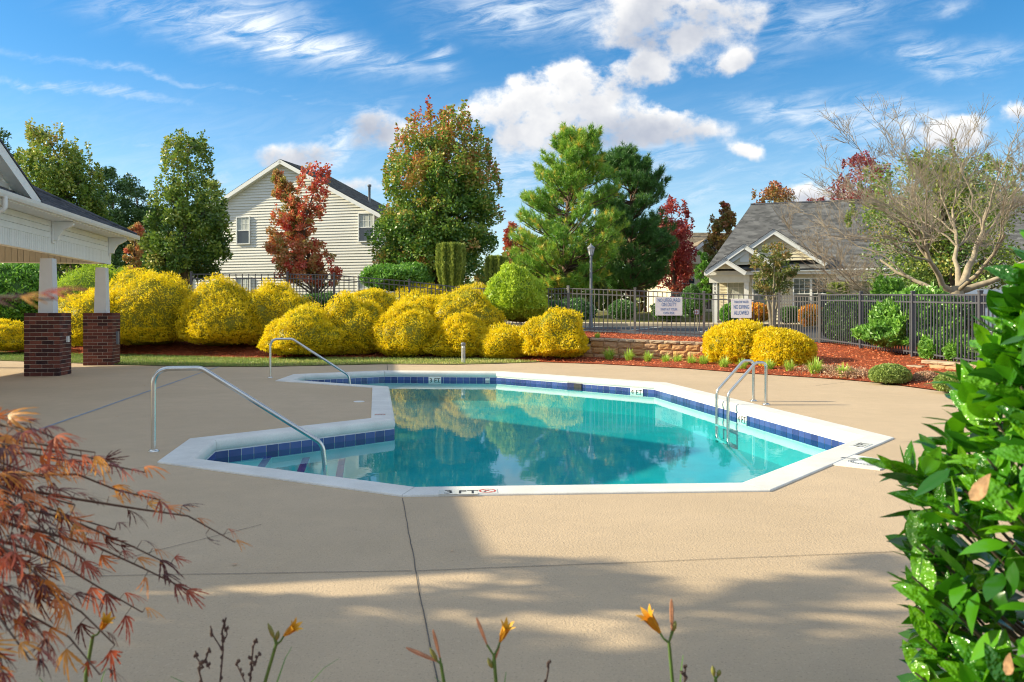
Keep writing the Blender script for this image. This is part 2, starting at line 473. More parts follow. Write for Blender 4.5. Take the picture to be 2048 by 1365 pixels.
M = {}
M['deck'] = mat_deck(); M['water'] = mat_water(); M['asphalt'] = mat_asphalt(); M['mulch'] = mat_mulch()
M['coping'] = pmat('white_coping', (.72, .70, .65), .55, .10, 2.2, .15, 80, fine=.10)
M['plaster'] = pmat('pool_plaster', (.30, .60, .62), .7, .08, 2.0)
M['step_plaster'] = pmat('step_plaster', (.62, .72, .70), .7, .06, 3)
M['tile'] = mat_random('blue_pool_tile', [(.03, .05, .17), (.045, .075, .24), (.06, .10, .30)], .18, .06, 20, .2, .6)
M['stripe'] = pmat('dark_blue_tile', (.04, .06, .36), .25, .1, 5)
M['white_tile'] = pmat('white_tile', (.72, .72, .68), .25, .04, 6)
M['black'] = pmat('black_paint', (.02, .02, .022), .5, .1, 9)
M['red_paint'] = pmat('red_paint', (.45, .07, .05), .5, .1, 9)
M['steel'] = pmat('brushed_steel', (.62, .61, .58), .27, .06, 5, .05, 120, metal=1.0, spec=.5)
M['white_pvc'] = pmat('white_plastic', (.74, .74, .72), .45, .04, 6)
M['brick'] = mat_random('red_brick', [(.035, .016, .018), (.085, .028, .024), (.14, .045, .034), (.17, .058, .042)], .85, .5, 45, .12)
M['grout'] = pmat('pale_grout', (.60, .62, .62), .8, .06, 12)
M['mortar'] = pmat('mortar', (.46, .40, .34), .9, .12, 20, .4, 90)
M['block'] = mat_random('tan_wall_block', [(.42, .23, .10), (.56, .31, .13), (.46, .28, .16), (.60, .37, .17)], .9, 1.0, 22, .3)
M['blockcap'] = mat_random('tan_wall_cap', [(.38, .28, .19), (.46, .35, .24), (.42, .31, .21)], .9, .8, 30, .25)
M['white_trim'] = pmat('white_trim_paint', (.82, .82, .80), .5, .04, 4)
M['white_board'] = pmat('white_vinyl_board', (.80, .80, .77), .5, .04, 3, rnd=.03)
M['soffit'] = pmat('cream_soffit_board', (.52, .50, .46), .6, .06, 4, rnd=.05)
M['column'] = pmat('column_paint', (.66, .68, .71), .55, .03, 4)
M['shingle_dark'] = mat_shingle('charcoal_shingle', (.045, .05, .065), (.105, .11, .13), 1.0)
M['shingle_grey'] = mat_shingle('grey_shingle', (.09, .09, .092), (.19, .19, .19), 1.0)
M['shingle_tan'] = mat_shingle('tan_shingle', (.16, .125, .085), (.28, .225, .16), 1.0)
M['siding'] = pmat('cream_vinyl_siding', (.70, .68, .62), .55, .04, .8, rnd=.025)
M['siding_yellow'] = pmat('pale_yellow_siding', (.76, .68, .50), .55, .04, .8, rnd=.025)
M['glass'] = mat_glass('window_glass')
M['blind'] = pmat('window_blind', (.50, .52, .48), .6, .08, 2)
M['fence'] = pmat('grey_fence_paint', (.16, .155, .15), .42, .08, 3)
M['fence_dark'] = pmat('dark_fence_paint', (.085, .085, .10), .42, .08, 3)
M['sign'] = pmat('sign_white', (.88, .88, .87), .45, .03, 4)
M['blue_print'] = pmat('sign_blue', (.03, .16, .42), .5, .05, 8)
M['lamp_metal'] = pmat('lamp_metal', (.20, .21, .23), .45, .08, 5)
M['lamp_glass'] = pmat('lamp_glass', (.62, .62, .60), .3, .03, 5)
M['bark'] = pmat('bark', (.13, .095, .07), .9, .35, 9, .8, 25)
M['bark_pine'] = pmat('pine_bark', (.14, .09, .065), .9, .4, 7, .8, 18)
M['bark_pale'] = pmat('pale_grey_bark', (.34, .28, .20), .85, .3, 5, .6, 20)
M['twig'] = pmat('brown_twig', (.31, .26, .20), .85, .25, 6)
M['concrete'] = pmat('pale_concrete', (.52, .43, .30), .85, .12, 1.5, .2, 60)
M['line'] = pmat('road_line_paint', (.70, .70, .66), .7, .15, 6)
M['joint'] = pmat('joint_filler', (.13, .11, .09), .9, .3, 12)
M['joint_blue'] = pmat('grey_blue_joint', (.27, .30, .34), .8, .25, 10)
M['terracotta'] = pmat('white_pot', (.70, .70, .68), .5, .05, 5)

# ================================================================ ground
DECK_BACK = [(-30, 26), (-14.9, 23.3), (-12.25, 22.2), (-10.2, 21.3), (-8.4, 20.75), (-6.5, 20.6), (-3.55, 21.7), (-1.53, 21.5), (-.3, 22.0), (.81, 22.6),
             (2.39, 21.75), (4.37, 20.0), (5.46, 18.36), (6.87, 16.75), (7.35, 15.8), (7.72, 13.86), (8.2, 10), (8.4, 6), (8.3, 2.75)]
def dens(poly, step=.5):
    out = []
    for a, b in zip(poly[:-1], poly[1:]):
        a = Vector(a); b = Vector(b); n = max(1, int((b - a).length / step))
        for i in range(n): out.append(a.lerp(b, i / n))
    out.append(Vector(poly[-1])); return out
_ctl = [(p.x, p.y, 0.0) for p in dens(DECK_BACK, 1.0)]
FENCE_UP = [(-21.0, 31.6, 1.42), (-18.2, 31.5, 1.44), (-15.4, 31.4, 1.45), (-12.55, 31.3, 1.46), (-8.70, 31.0, 1.45), (-6.85, 30.8, 1.40), (-3.9, 30.4, 1.14), (-1.75, 30.0, .88), (.3, 28.9, .80)]
FENCE_BACK = [(.3, 28.9, .80), (1.9, 27.0, .77), (4.04, 26.3, .68), (6.25, 26.05, .56), (8.55, 25.6, .49), (9.6, 25.0, .46)]
FENCE_SIDE = [(9.6, 25.0, .46), (9.6, 22.0, .40), (9.62, 19.2, .33), (9.60, 16.4, .27), (9.60, 13.6, .22)]
for L in (FENCE_UP, FENCE_BACK, FENCE_SIDE):
    for p in dens(L, 1.0): _ctl.append(tuple(p))
for x in range(-34, -2, 2): _ctl.append((x, 27.0, .28 if x < -9 else .3))
for x in range(-40, 44, 4):
    _ctl += [(x, 46, 1.6 if x < -2 else 1.0), (x, 60, 1.8), (x * 1.5, 85, 2.2), (x, 34, 1.5 if x < -4 else .68), (x, 40, 1.55 if x < -6 else .74)]
for x in range(2, 30, 2): _ctl += [(x, 30, .66), (x, 38, .70), (x, 43, .9)]
for y in range(2, 24, 3): _ctl += [(14, y, .35), (20, y, .5), (40, y, .6)]
for a in range(0, 360, 10):
    for rr in (160, 420, 900): _ctl.append((rr * math.cos(R(a)), rr * math.sin(R(a)), 2.4 if rr < 300 else 3.0))
for y in (-30, -10, 0, 2.7):
    for x in (-30, -15, -5, 0, 5, 8.3): _ctl.append((x, y, 0.0 if y > -1 else .1))
_ctl = np.array(_ctl)
def zts(x, y):
    x = np.atleast_1d(np.asarray(x, float)); y = np.atleast_1d(np.asarray(y, float))
    d2 = (x[:, None] - _ctl[None, :, 0]) ** 2 + (y[:, None] - _ctl[None, :, 1]) ** 2 + .05
    w = d2 ** -1.6
    return (w * _ctl[None, :, 2]).sum(1) / w.sum(1)
def zt(x, y): return float(zts(x, y)[0])

def mat_ground():
    m, g, out = newmat('grass_ground')
    b = g.node('ShaderNodeBsdfPrincipled'); g.l.new(b.outputs[0], out.inputs[0])
    tc = g.node('ShaderNodeTexCoord'); P = tc.outputs['Object']
    n = g.noise(P, .6, 7, .7)
    c = g.ramp(n, [(.3, (.09, .10, .03)), (.5, (.15, .15, .05)), (.7, (.24, .19, .09))])
    g.put(b.inputs['Base Color'], c); b.inputs['Roughness'].default_value = .95; b.inputs['Specular IOR Level'].default_value = .1
    bn = g.node('ShaderNodeBump'); bn.inputs['Strength'].default_value = .8; bn.inputs['Distance'].default_value = .05
    g.l.new(g.noise(P, 14, 5, .7), bn.inputs['Height']); g.l.new(bn.outputs[0], b.inputs['Normal'])
    return m
M['ground'] = mat_ground()

def build_ground():
    # radial sheet from just inside the deck edge out to the horizon
    c = Vector((-3.0, 11.0)); edge = DECK_BACK + [(8.3, 2.75), (-30, 2.75), (-30, 26)]
    edge = [Vector(p) for p in edge]
    nA = 240; rads = [0, .4, .9, 1.6, 2.5, 3.6, 5, 6.5, 8.5, 11, 14, 18, 23, 30, 40, 55, 80, 120, 200, 400, 1000]
    V = []
    for k in range(nA):
        a = 2 * math.pi * k / nA; d = Vector((math.cos(a), math.sin(a))); best = 1e9
        for p, q in zip(edge[:-1], edge[1:]):
            e = q - p; den = d.x * e.y - d.y * e.x
            if abs(den) < 1e-9: continue
            w = p - c; t = (w.x * e.y - w.y * e.x) / den; s = (w.x * d.y - w.y * d.x) / den
            if t > 0 and -1e-6 <= s <= 1 + 1e-6: best = min(best, t)
        r0 = max(best - .35, .5)
        V += [(c.x + d.x * (r0 + r), c.y + d.y * (r0 + r), i) for i, r in enumerate(rads)]
    V = np.array(V); lvl = V[:, 2].copy()
    z = np.concatenate([zts(V[i:i + 2000, 0], V[i:i + 2000, 1]) for i in range(0, len(V), 2000)])
    V[:, 2] = z - np.where(lvl <= 18, .32, .08); V[lvl == 0, 2] = -.12
    nR = len(rads); idx = []
    for k in range(nA):
        k2 = (k + 1) % nA
        for i in range(nR - 1): idx.append((k * nR + i, k * nR + i + 1, k2 * nR + i + 1, k2 * nR + i))
    o = np_mesh('ground', V, 4, np.array(idx), M['ground'], smooth=True)
    tag(o, kind='structure')
build_ground()

def loft(name, A, B, mat, rows=10, step=.3, bumpy=.0, kind='structure', crown=None, cols=None):
    """sheet between two 3d polylines"""
    def resample(P, n):
        P = [Vector(p) for p in P]; L = [0]
        for a, b in zip(P[:-1], P[1:]): L.append(L[-1] + (b - a).length)
        out = []
        for i in range(n):
            s = L[-1] * i / (n - 1); k = 0
            while k < len(L) - 2 and s > L[k + 1]: k += 1
            out.append(P[k].lerp(P[k + 1], (s - L[k]) / max(1e-9, L[k + 1] - L[k])))
        return out, L[-1]
    _, la = resample(A, 2)
    n = cols or max(4, int(la / step))
    a, _ = resample(A, n); b, _ = resample(B, n)
    V = []
    for j in range(rows + 1):
        t = j / rows
        for i in range(n):
            p = a[i].lerp(b[i], t)
            if crown: p = p + Vector((0, 0, crown(t, p)))
            if bumpy and 0 < j: p = p + Vector((0, 0, bumpy * (math.sin(p.x * 5.1 + p.y * 2.7) * math.sin(p.y * 4.3 - p.x * 1.9) + random.uniform(-.6, .6))))
            V.append(p[:])
    idx = [(j * n + i, j * n + i + 1, (j + 1) * n + i + 1, (j + 1) * n + i) for j in range(rows) for i in range(n - 1)]
    o = np_mesh(name, np.array(V), 4, np.array(idx), mat, smooth=True)
    return tag(o, kind=kind)

# ================================================================ pool outline
OUT = [gp(804, 994.5), gp(1540.8, 984.2), gp(1788.4, 878), gp(1334, 767), gp(1004, 744), gp(767, 742.5), gp(587, 750), gp(550.5, 763),
       gp(744.6, 776.5), gp(742, 838.8), gp(379, 880), gp(314, 926.6)]
# H G F E D C B A L K J I
def inset(poly, d):
    n = len(poly); out = []
    for i in range(n):
        p0, p1, p2 = poly[i - 1], poly[i], poly[(i + 1) % n]
        d1 = (p1 - p0).normalized(); d2 = (p2 - p1).normalized()
        n1 = Vector((-d1.y, d1.x, 0)); n2 = Vector((-d2.y, d2.x, 0))
        k = 1 + n1.dot(n2)
        out.append(p1 + (n1 + n2) * (d / k))
    return out
CW = .305
INN = inset(OUT, CW)
WATER_Z = -.19
DECKZ = 0.0

def build_deck():
    outer = [(x, y) for x, y in DECK_BACK] + [(-30, 2.75)]
    loops = [[Vector((x, y, 0)) for x, y in outer], [p.copy() for p in inset(OUT, .02)]]
    tris = tessellate_polygon(loops)
    vs = loops[0] + loops[1]
    mb = MB().add(vs, tris)
    deck = mb.build('pool_deck', M['deck'])
    if deck.data.polygons[0].normal.z < 0:
        deck.data.flip_normals()
    tag(deck, kind='structure')
    def strip(pts, w, name='joint', m='joint', z=.004):
        mb = MB(); pts = [Vector(p) for p in pts]; L = []
        for i, p in enumerate(pts):
            d = (pts[min(i + 1, len(pts) - 1)] - pts[max(0, i - 1)]).normalized(); s = Vector((-d.y, d.x, 0))
            L += [p + s * w / 2 + Vector((0, 0, z)), p - s * w / 2 + Vector((0, 0, z))]
        mb.add(L, [(2 * i, 2 * i + 1, 2 * i + 3, 2 * i + 2) for i in range(len(pts) - 1)])
        return mb.build(name, M[m], deck)
    def wob(a, b, n=40, amp=.0022):
        a = gp(*a); b = gp(*b); s = (b - a).normalized(); s = Vector((-s.y, s.x, 0)); out = []
        w = 0
        for i in range(n + 1):
            w = w * .7 + random.uniform(-amp, amp)
            out.append(a.lerp(b, i / n) + s * w)
        return out
    strip(wob((805, 998), (880, 1400)), .006)
    strip(wob((316, 931), (-60, 990)), .006)
    strip(wob((835, 1143), (1960, 1098)), .005)
    strip(wob((825, 1143), (-200, 1160)), .005)
    strip(wob((524, 1050), (60, 1165)), .005)
    strip(wob((60, 866), (440, 733), 20, .004), .05, m='joint_blue')
    strip(wob((140, 742), (330, 735), 12, .004), .03, m='joint_blue')
    strip(wob((1632, 772), (1690, 765), 10), .012)
    strip(wob((775, 742), (774, 729), 6, .002), .014)
    strip(wob((1800, 885), (2300, 870), 20, .004), .008)
    return deck
DECK = build_deck()

# ================================================================ pool
def build_pool():
    pool = thing('swimming_pool', 'angular outdoor swimming pool with white coping and a blue tile band', 'pool', (0, 9, 0))
    n = len(OUT)
    # coping profile: (offset from outer edge, z)
    prof = [(0.0, -.03), (0.0, .010), (.006, .016), (.275, .016), (.297, .008), (.310, -.014), (.314, -.055), (.306, -.09), (.285, -.112), (.24, -.115)]
    def pt(i, t, w, z):
        o = OUT[i].lerp(OUT[(i + 1) % n], t); k = INN[i].lerp(INN[(i + 1) % n], t)
        p = o + (k - o) * (w / CW); return Vector((p.x, p.y, z))
    for i in range(n):
        L = (OUT[(i + 1) % n] - OUT[i]).length
        ns = max(1, round(L / 2.4)); gap = .003 / L
        for s in range(ns):
            t0 = s / ns + (gap if s else gap); t1 = (s + 1) / ns - gap
            mb = MB()
            A = [pt(i, t0, w, z) for w, z in prof]; B = [pt(i, t1, w, z) for w, z in prof]
            m_ = len(prof)
            for lo, hi, sm in ((0, 3, False), (3, m_ - 1, True)):
                q = hi - lo + 1; mb.add(A[lo:hi + 1] + B[lo:hi + 1], [(k, k + 1, q + k + 1, q + k) for k in range(q - 1)], sm)
            mb.add(A, [tuple(range(m_))]); mb.add(B, [tuple(range(m_))[::-1]])
            o = mb.build('coping_slab', M['coping'], pool)
    # shell
    wall = inset(OUT, .30)
    FL = -.66
    mb = MB()
    mb.add([Vector((p.x, p.y, -.258)) for p in wall] + [Vector((p.x, p.y, FL)) for p in wall], [(i, (i + 1) % n, n + (i + 1) % n, n + i) for i in range(n)])
    mb.build('pool_wall', M['plaster'], pool)
    tr = tessellate_polygon([[Vector((p.x, p.y, 0)) for p in wall]])
    mb = MB().add([Vector((p.x, p.y, FL)) for p in wall], tr); f = mb.build('pool_floor', M['plaster'], pool)
    if f.data.polygons[0].normal.z < 0: f.data.flip_normals()
    # tile band
    tl = inset(OUT, .294)
    me = None
    TS = .1525
    for i in range(n):
        a, b = tl[i], tl[(i + 1) % n]; d = b - a; L = d.length; d.normalize(); nn = Vector((-d.y, d.x, 0))
        k = max(1, round(L / TS)); TW = L / k; off = 0
        if me is None:
            mb = MB().box((0, 0, 0), (.1425, .022, .1425), bev=0.002); o = mb.build('tile', M['tile']); me = o.data; bpy.data.objects.remove(o)
        for j in range(k):
            p = a + d * (off + (j + .5) * TW)
            o = link('tile', me, pool); o.location = Vector((p.x, p.y, -.187)) - pool.location; o.scale = (TW / TS, 1, 1)
            o.rotation_euler = (0, 0, math.atan2(d.y, d.x))
        # grout behind the band
        MB().box((a + b) / 2 + Vector((0, 0, -.182)) - nn * .004, (L, .02, .158), (d, nn, Vector((0, 0, 1)))).build('grout', M['grout'], pool)
    # steps in the two alcoves
    def alcove(J, I, H, K, cuts):
        u = (J - I).normalized(); 
        for z, P, depth in cuts:
            # clip quad J I H K by the line through P along u, keeping the alcove side
            nrm = Vector((u.y, -u.x, 0))
            poly = [J, I, H, K]; out = []
            for q0, q1 in zip(poly, poly[1:] + poly[:1]):
                s0 = (q0 - P).dot(nrm); s1 = (q1 - P).dot(nrm)
                if s0 <= 0: out.append(q0)
                if s0 * s1 < 0: out.append(q0.lerp(q1, s0 / (s0 - s1)))
            out = [Vector((p.x, p.y, z)) for p in out]
            s_ = MB().prism(out, (0, 0, -1), z - FL).build('step', M['step_plaster'], pool)
            # nosing tiles: the cut edge
            e = [p for p in out if abs((Vector((p.x, p.y, 0)) - Vector((P.x, P.y, 0))).dot(nrm)) < 1e-4]
            if len(e) == 2:
                a, b = e; L = (b - a).length; d = (b - a).normalized(); k = max(1, int(L / .155))
                for j in range(k):
                    c = a + d * ((j + .5) * L / k) - nrm * .038
                    MB().box(c + Vector((0, 0, .004)), (L / k - .006, .078, .012), (d, nrm, Vector((0, 0, 1)))).build('nosing_tile', M['stripe'], s_)
    w = wall
    alcove(w[10], w[11], w[0], w[9], [(-.25, gp(541, 918, -.25), 0), (-.33, gp(616, 925, -.33), 0), (-.41, gp(689, 930, -.41), 0)])
    v = Vector((.984, .18, 0))
    A, B = w[7], w[6]
    mid = (A + B) / 2
    alcove(B, A, w[8], w[5], [(-.25, mid + v * .45, 0), (-.33, mid + v * .8, 0), (-.41, mid + v * 1.15, 0)])
    return pool
POOL = build_pool()

def build_water():
    poly = inset(OUT, .295); tr = tessellate_polygon([[Vector((p.x, p.y, 0)) for p in poly]])
    o = MB().add([Vector((p.x, p.y, WATER_Z)) for p in poly], tr).build('pool_water', M['water'])
    if o.data.polygons[0].normal.z < 0: o.data.flip_normals()
    tag(o, kind='structure')
build_water()

FONT = None
def text(name, body, h, loc, xdir, ydir, mat, parent, xs=1.0, ext=.001, align='CENTER', off=0.0):
    cu = bpy.data.curves.new(name, 'FONT'); cu.body = body; cu.size = h / .70; cu.align_x = align; cu.extrude = ext; cu.resolution_u = 3; cu.offset = off * .2
    o = bpy.data.objects.new(name, cu)
    dg = None
    COL.objects.link(o)
    bpy.context.view_layer.update()
    me = bpy.data.meshes.new_from_object(o.evaluated_get(bpy.context.evaluated_depsgraph_get()))
    COL.objects.unlink(o); bpy.data.objects.remove(o); 
    xd = Vector(xdir).normalized(); yd = Vector(ydir).normalized(); zd = xd.cross(yd)
    base = Vector(loc)
    off_ = wloc(parent)
    for v in me.vertices:
        p = base + xd * (v.co.x * xs) + yd * v.co.y + zd * v.co.z
        v.co = p - off_
    me.materials.clear(); me.materials.append(mat)
    me.name = name
    return link(name, me, parent)

def ring(mb, c, r0, r1, xd, yd, n=24, lift=0.0):
    c = Vector(c); xd = Vector(xd); yd = Vector(yd); z = xd.cross(yd) * lift
    vs = []
    for k in range(n):
        a = 2 * math.pi * k / n; e = xd * math.cos(a) + yd * math.sin(a)
        vs += [c + e * r0 + z, c + e * r1 + z]
    mb.add(vs, [(2 * k, 2 * k + 1, (2 * k + 3) % (2 * n), (2 * k + 2) % (2 * n)) for k in range(n)])

M['navy'] = pmat('navy_tile', (.025, .03, .10), .3, .1, 6)
def depth_marks():
    n = len(OUT); Z = Vector((0, 0, 1))
    def wall_mark(i, px, body, w=.30):
        """white tile plate on the wall band of edge i at photo column px"""
        tl = inset(OUT, .30); a, b = tl[i], tl[(i + 1) % n]; k = (px - CX) / F_PX
        d = b - a; t = (k * a.y - a.x) / (d.x - k * d.y); p = a + d * t
        d.normalize(); nn = Vector((-d.y, d.x, 0)); xd = d if d.x < 0 else d
        xd = -d  # reads from inside the pool
        m = MB().box(p + Z * -.187 + nn * .012, (w, .014, .15), (d, nn, Z)).build('depth_marker', M['white_tile'], POOL)
        text('lettering', body, .095, p + Z * -.232 + nn * .0205, xd, Z, M['black'], m, xs=1.05, off=.0008)
        return m
    wall_mark(4, 870, '3 FT'); wall_mark(3, 1274, '4 FT'); wall_mark(2, 1486, '4 FT')
    # flat marks on the front coping, read from the deck side
    a, b = OUT[0], OUT[1]; d = (b - a).normalized(); y = Vector((-d.y, d.x, 0))
    def flat(px, py, w, h=.15, dd=d, yy=y):
        c = gp(px, py, .016); c.z = .018
        return MB().box(c, (w, h, .004), (dd, yy, Z)).build('depth_marker', M['white_tile'], POOL), Vector((c.x, c.y, .0205))
    m, c = flat(897, 985, .15); text('lettering', '3', .105, c - y * .055, d, y, M['black'], m, xs=1.1, off=.004)
    m, c = flat(936, 985, .15); text('lettering', 'FT', .105, c - y * .055, d, y, M['black'], m, xs=1.0, off=.004)
    def no_dive(m, c, d, y, s=1.0):
        mb = MB(); ring(mb, c, .052 * s, .068 * s, d, y)
        e = (d + y).normalized(); f = (d - y).normalized()
        mb.box(c, (.11 * s, .012 * s, .001), (f, e, Z)); mb.build('no_diving_ring', M['red_paint'], m, False)
        k = MB().box(c + y * .012 * s - Z * .0004, (.05 * s, .016 * s, .0006), (e, f, Z)); k.disc(c - d * .02 * s - y * .022 * s + Z * .0002, .012 * s, .012 * s, 10)
        k.build('diver_symbol', M['black'], m)
    m, c = flat(975, 983, .15); no_dive(m, c, d, y)
    # far right coping, read from the deck on that side
    a, b = OUT[1], OUT[2]; d2 = (a - b).normalized(); y2 = -Vector((-(b - a).normalized().y, (b - a).normalized().x, 0)) * -1
    m, c = flat(1722, 891, .30, .15, d2, y2); text('lettering', '4 FT', .10, c - y2 * .05, d2 * -1, y2 * 1.0, M['black'], m, xs=1.1, off=.004)
    # no diving tile on the left coping
    a, b = OUT[8], OUT[9]; d3 = (b - a).normalized(); y3 = Vector((-d3.y, d3.x, 0))
    m, c = flat(760, 830, .15, .15, d3, y3); no_dive(m, c, d3, y3)
    # skimmer mouth and wall fitting
    tl = inset(OUT, .30)
    def on_wall(i, px):
        a, b = tl[i], tl[(i + 1) % n]; k = (px - CX) / F_PX; d = b - a; t = (k * a.y - a.x) / (d.x - k * d.y); p = a + d * t; d.normalize()
        return p, d, Vector((-d.y, d.x, 0))
    p, d, nn = on_wall(3, 1150)
    sk = MB().box(p + Z * -.17 + nn * .010, (.40, .012, .13), (d, nn, Z)).build('skimmer_mouth', M['navy'], POOL)
    MB().box(p + Z * -.165 + nn * .019 + d * -.09, (.20, .008, .10), (d, nn, Z)).build('opening', M['black'], sk)
    p, d, nn = on_wall(4, 975)
    MB().box(p + Z * -.16 + nn * .012, (.10, .014, .05), (d, nn, Z)).build('wall_fitting', M['white_tile'], POOL)
    # skimmer cover pad beside the right coping
    q = [gp(1708, 912), gp(1791, 925.6), gp(1760, 941.7), gp(1666, 931)]
    mb = MB().prism([p + Z * .012 for p in q], (0, 0, -1), .03); mb.build('skimmer_pad', M['coping'], POOL)
    c = gp(1727, 926, .012); c.z = .016
    lid = MB().disc(c - Z * .003, .14, .14, 28, .005).build('skimmer_lid', M['white_pvc'], POOL)
    mb = MB(); ring(mb, c + Z * .0035, .085, .092, Vector((1, 0, 0)), Vector((0, 1, 0))); ring(mb, c + Z * .0035, .128, .134, Vector((1, 0, 0)), Vector((0, 1, 0)))
    for k in range(26):
        a = 2 * math.pi * k / 26; e = Vector((math.cos(a), math.sin(a), 0)); f = Vector((-e.y, e.x, 0))
        mb.box(c + e * .108 + Z * .004, (.012, .018, .001), (f, e, Z))
    mb.build('lid_print', M['lamp_metal'], lid, False)
    c = gp(1694, 918, .012); c.z = .0165
    pts = [c + Vector((-.06 + .13 * t, .03 * math.sin(t * 5) , .003)) for t in [i / 10 for i in range(11)]]
    MB().tube(pts, .003, 5).build('printed_mark', M['lamp_metal'], POOL)
depth_marks()

# small round lids in the deck
for px, py, r, lab in ((718, 804, .085, 'small white round deck lid left of the pool corner'),):
    c = gp(px, py); o = MB().disc(c - Vector((0, 0, .004)), r, r, 24, .012)
    t = o.build('deck_lid', M['white_pvc']); tag(t, lab, 'lid')

# ================================================================ rails and ladder
V_DIR = Vector((.984, .18, 0)).normalized()
def handrail(base, label, group):
    t = thing('stair_handrail', label, 'handrail', base, group)
    def P(L, z): return base + V_DIR * L + Vector((0, 0, z))
    pts = fillet([P(0, 0), P(0, .835), P(.46, .835), P(1.66, .03), P(1.73, -.6)], [.17, .16, .16], 10)
    MB().tube(pts, .0255, 14).build('rail', M['steel'], t)
    MB().lathe(base, [(.056, .001), (.056, .008), (.036, .022), (.028, .024)], 20).build('base_plate', M['steel'], t)
handrail(gp(307, 903.5), 'stainless stair handrail at the near corner of the pool steps', 'pool stair handrails')
handrail(gp(540.5, 756), 'stainless stair handrail at the far pool steps before the yellow shrubs', 'pool stair handrails')

def ladder():
    a, b = gp(1507, 802.5), gp(1532, 809.3)
    t = thing('pool_ladder', 'stainless steel pool ladder with two arched rails on the right side', 'ladder', (a + b) / 2)
    d = V_DIR; L = .60
    for p in (a, b):
        def P(l, z): return p - d * l + Vector((0, 0, z))
        pts = fillet([P(0, 0), P(0, .60), P(.13, .645), P(.62, .16), P(.62, -.64)], [.10, .09, .16], 9)
        pts = fillet([P(0, 0), P(0, .64), P(.17, .64), P(.62, .17), P(.62, -.64)], [.11, .10, .15], 10)
        MB().tube(pts, .0235, 14).build('rail', M['steel'], t)
        MB().lathe(p, [(.055, .001), (.055, .008), (.034, .022), (.026, .024)], 20).build('base_plate', M['steel'], t)
    w = (b - a).normalized(); mid = (a + b) / 2 - d * .60
    for z in (-.36, -.58):
        MB().box(mid + Vector((0, 0, z)), ((b - a).length, .09, .025), (w, d, Vector((0, 0, 1))), .006).build('tread', M['white_pvc'], t)
ladder()

# ================================================================ pavilion
U = Vector((-.180, .984, 0)).normalized(); Vv = Vector((U.y, -U.x, 0)); Z3 = Vector((0, 0, 1))
PO = Vector((-10.01, 17.7, 0))
def pv(a, b, z): return PO + U * a + Vv * b + Z3 * z

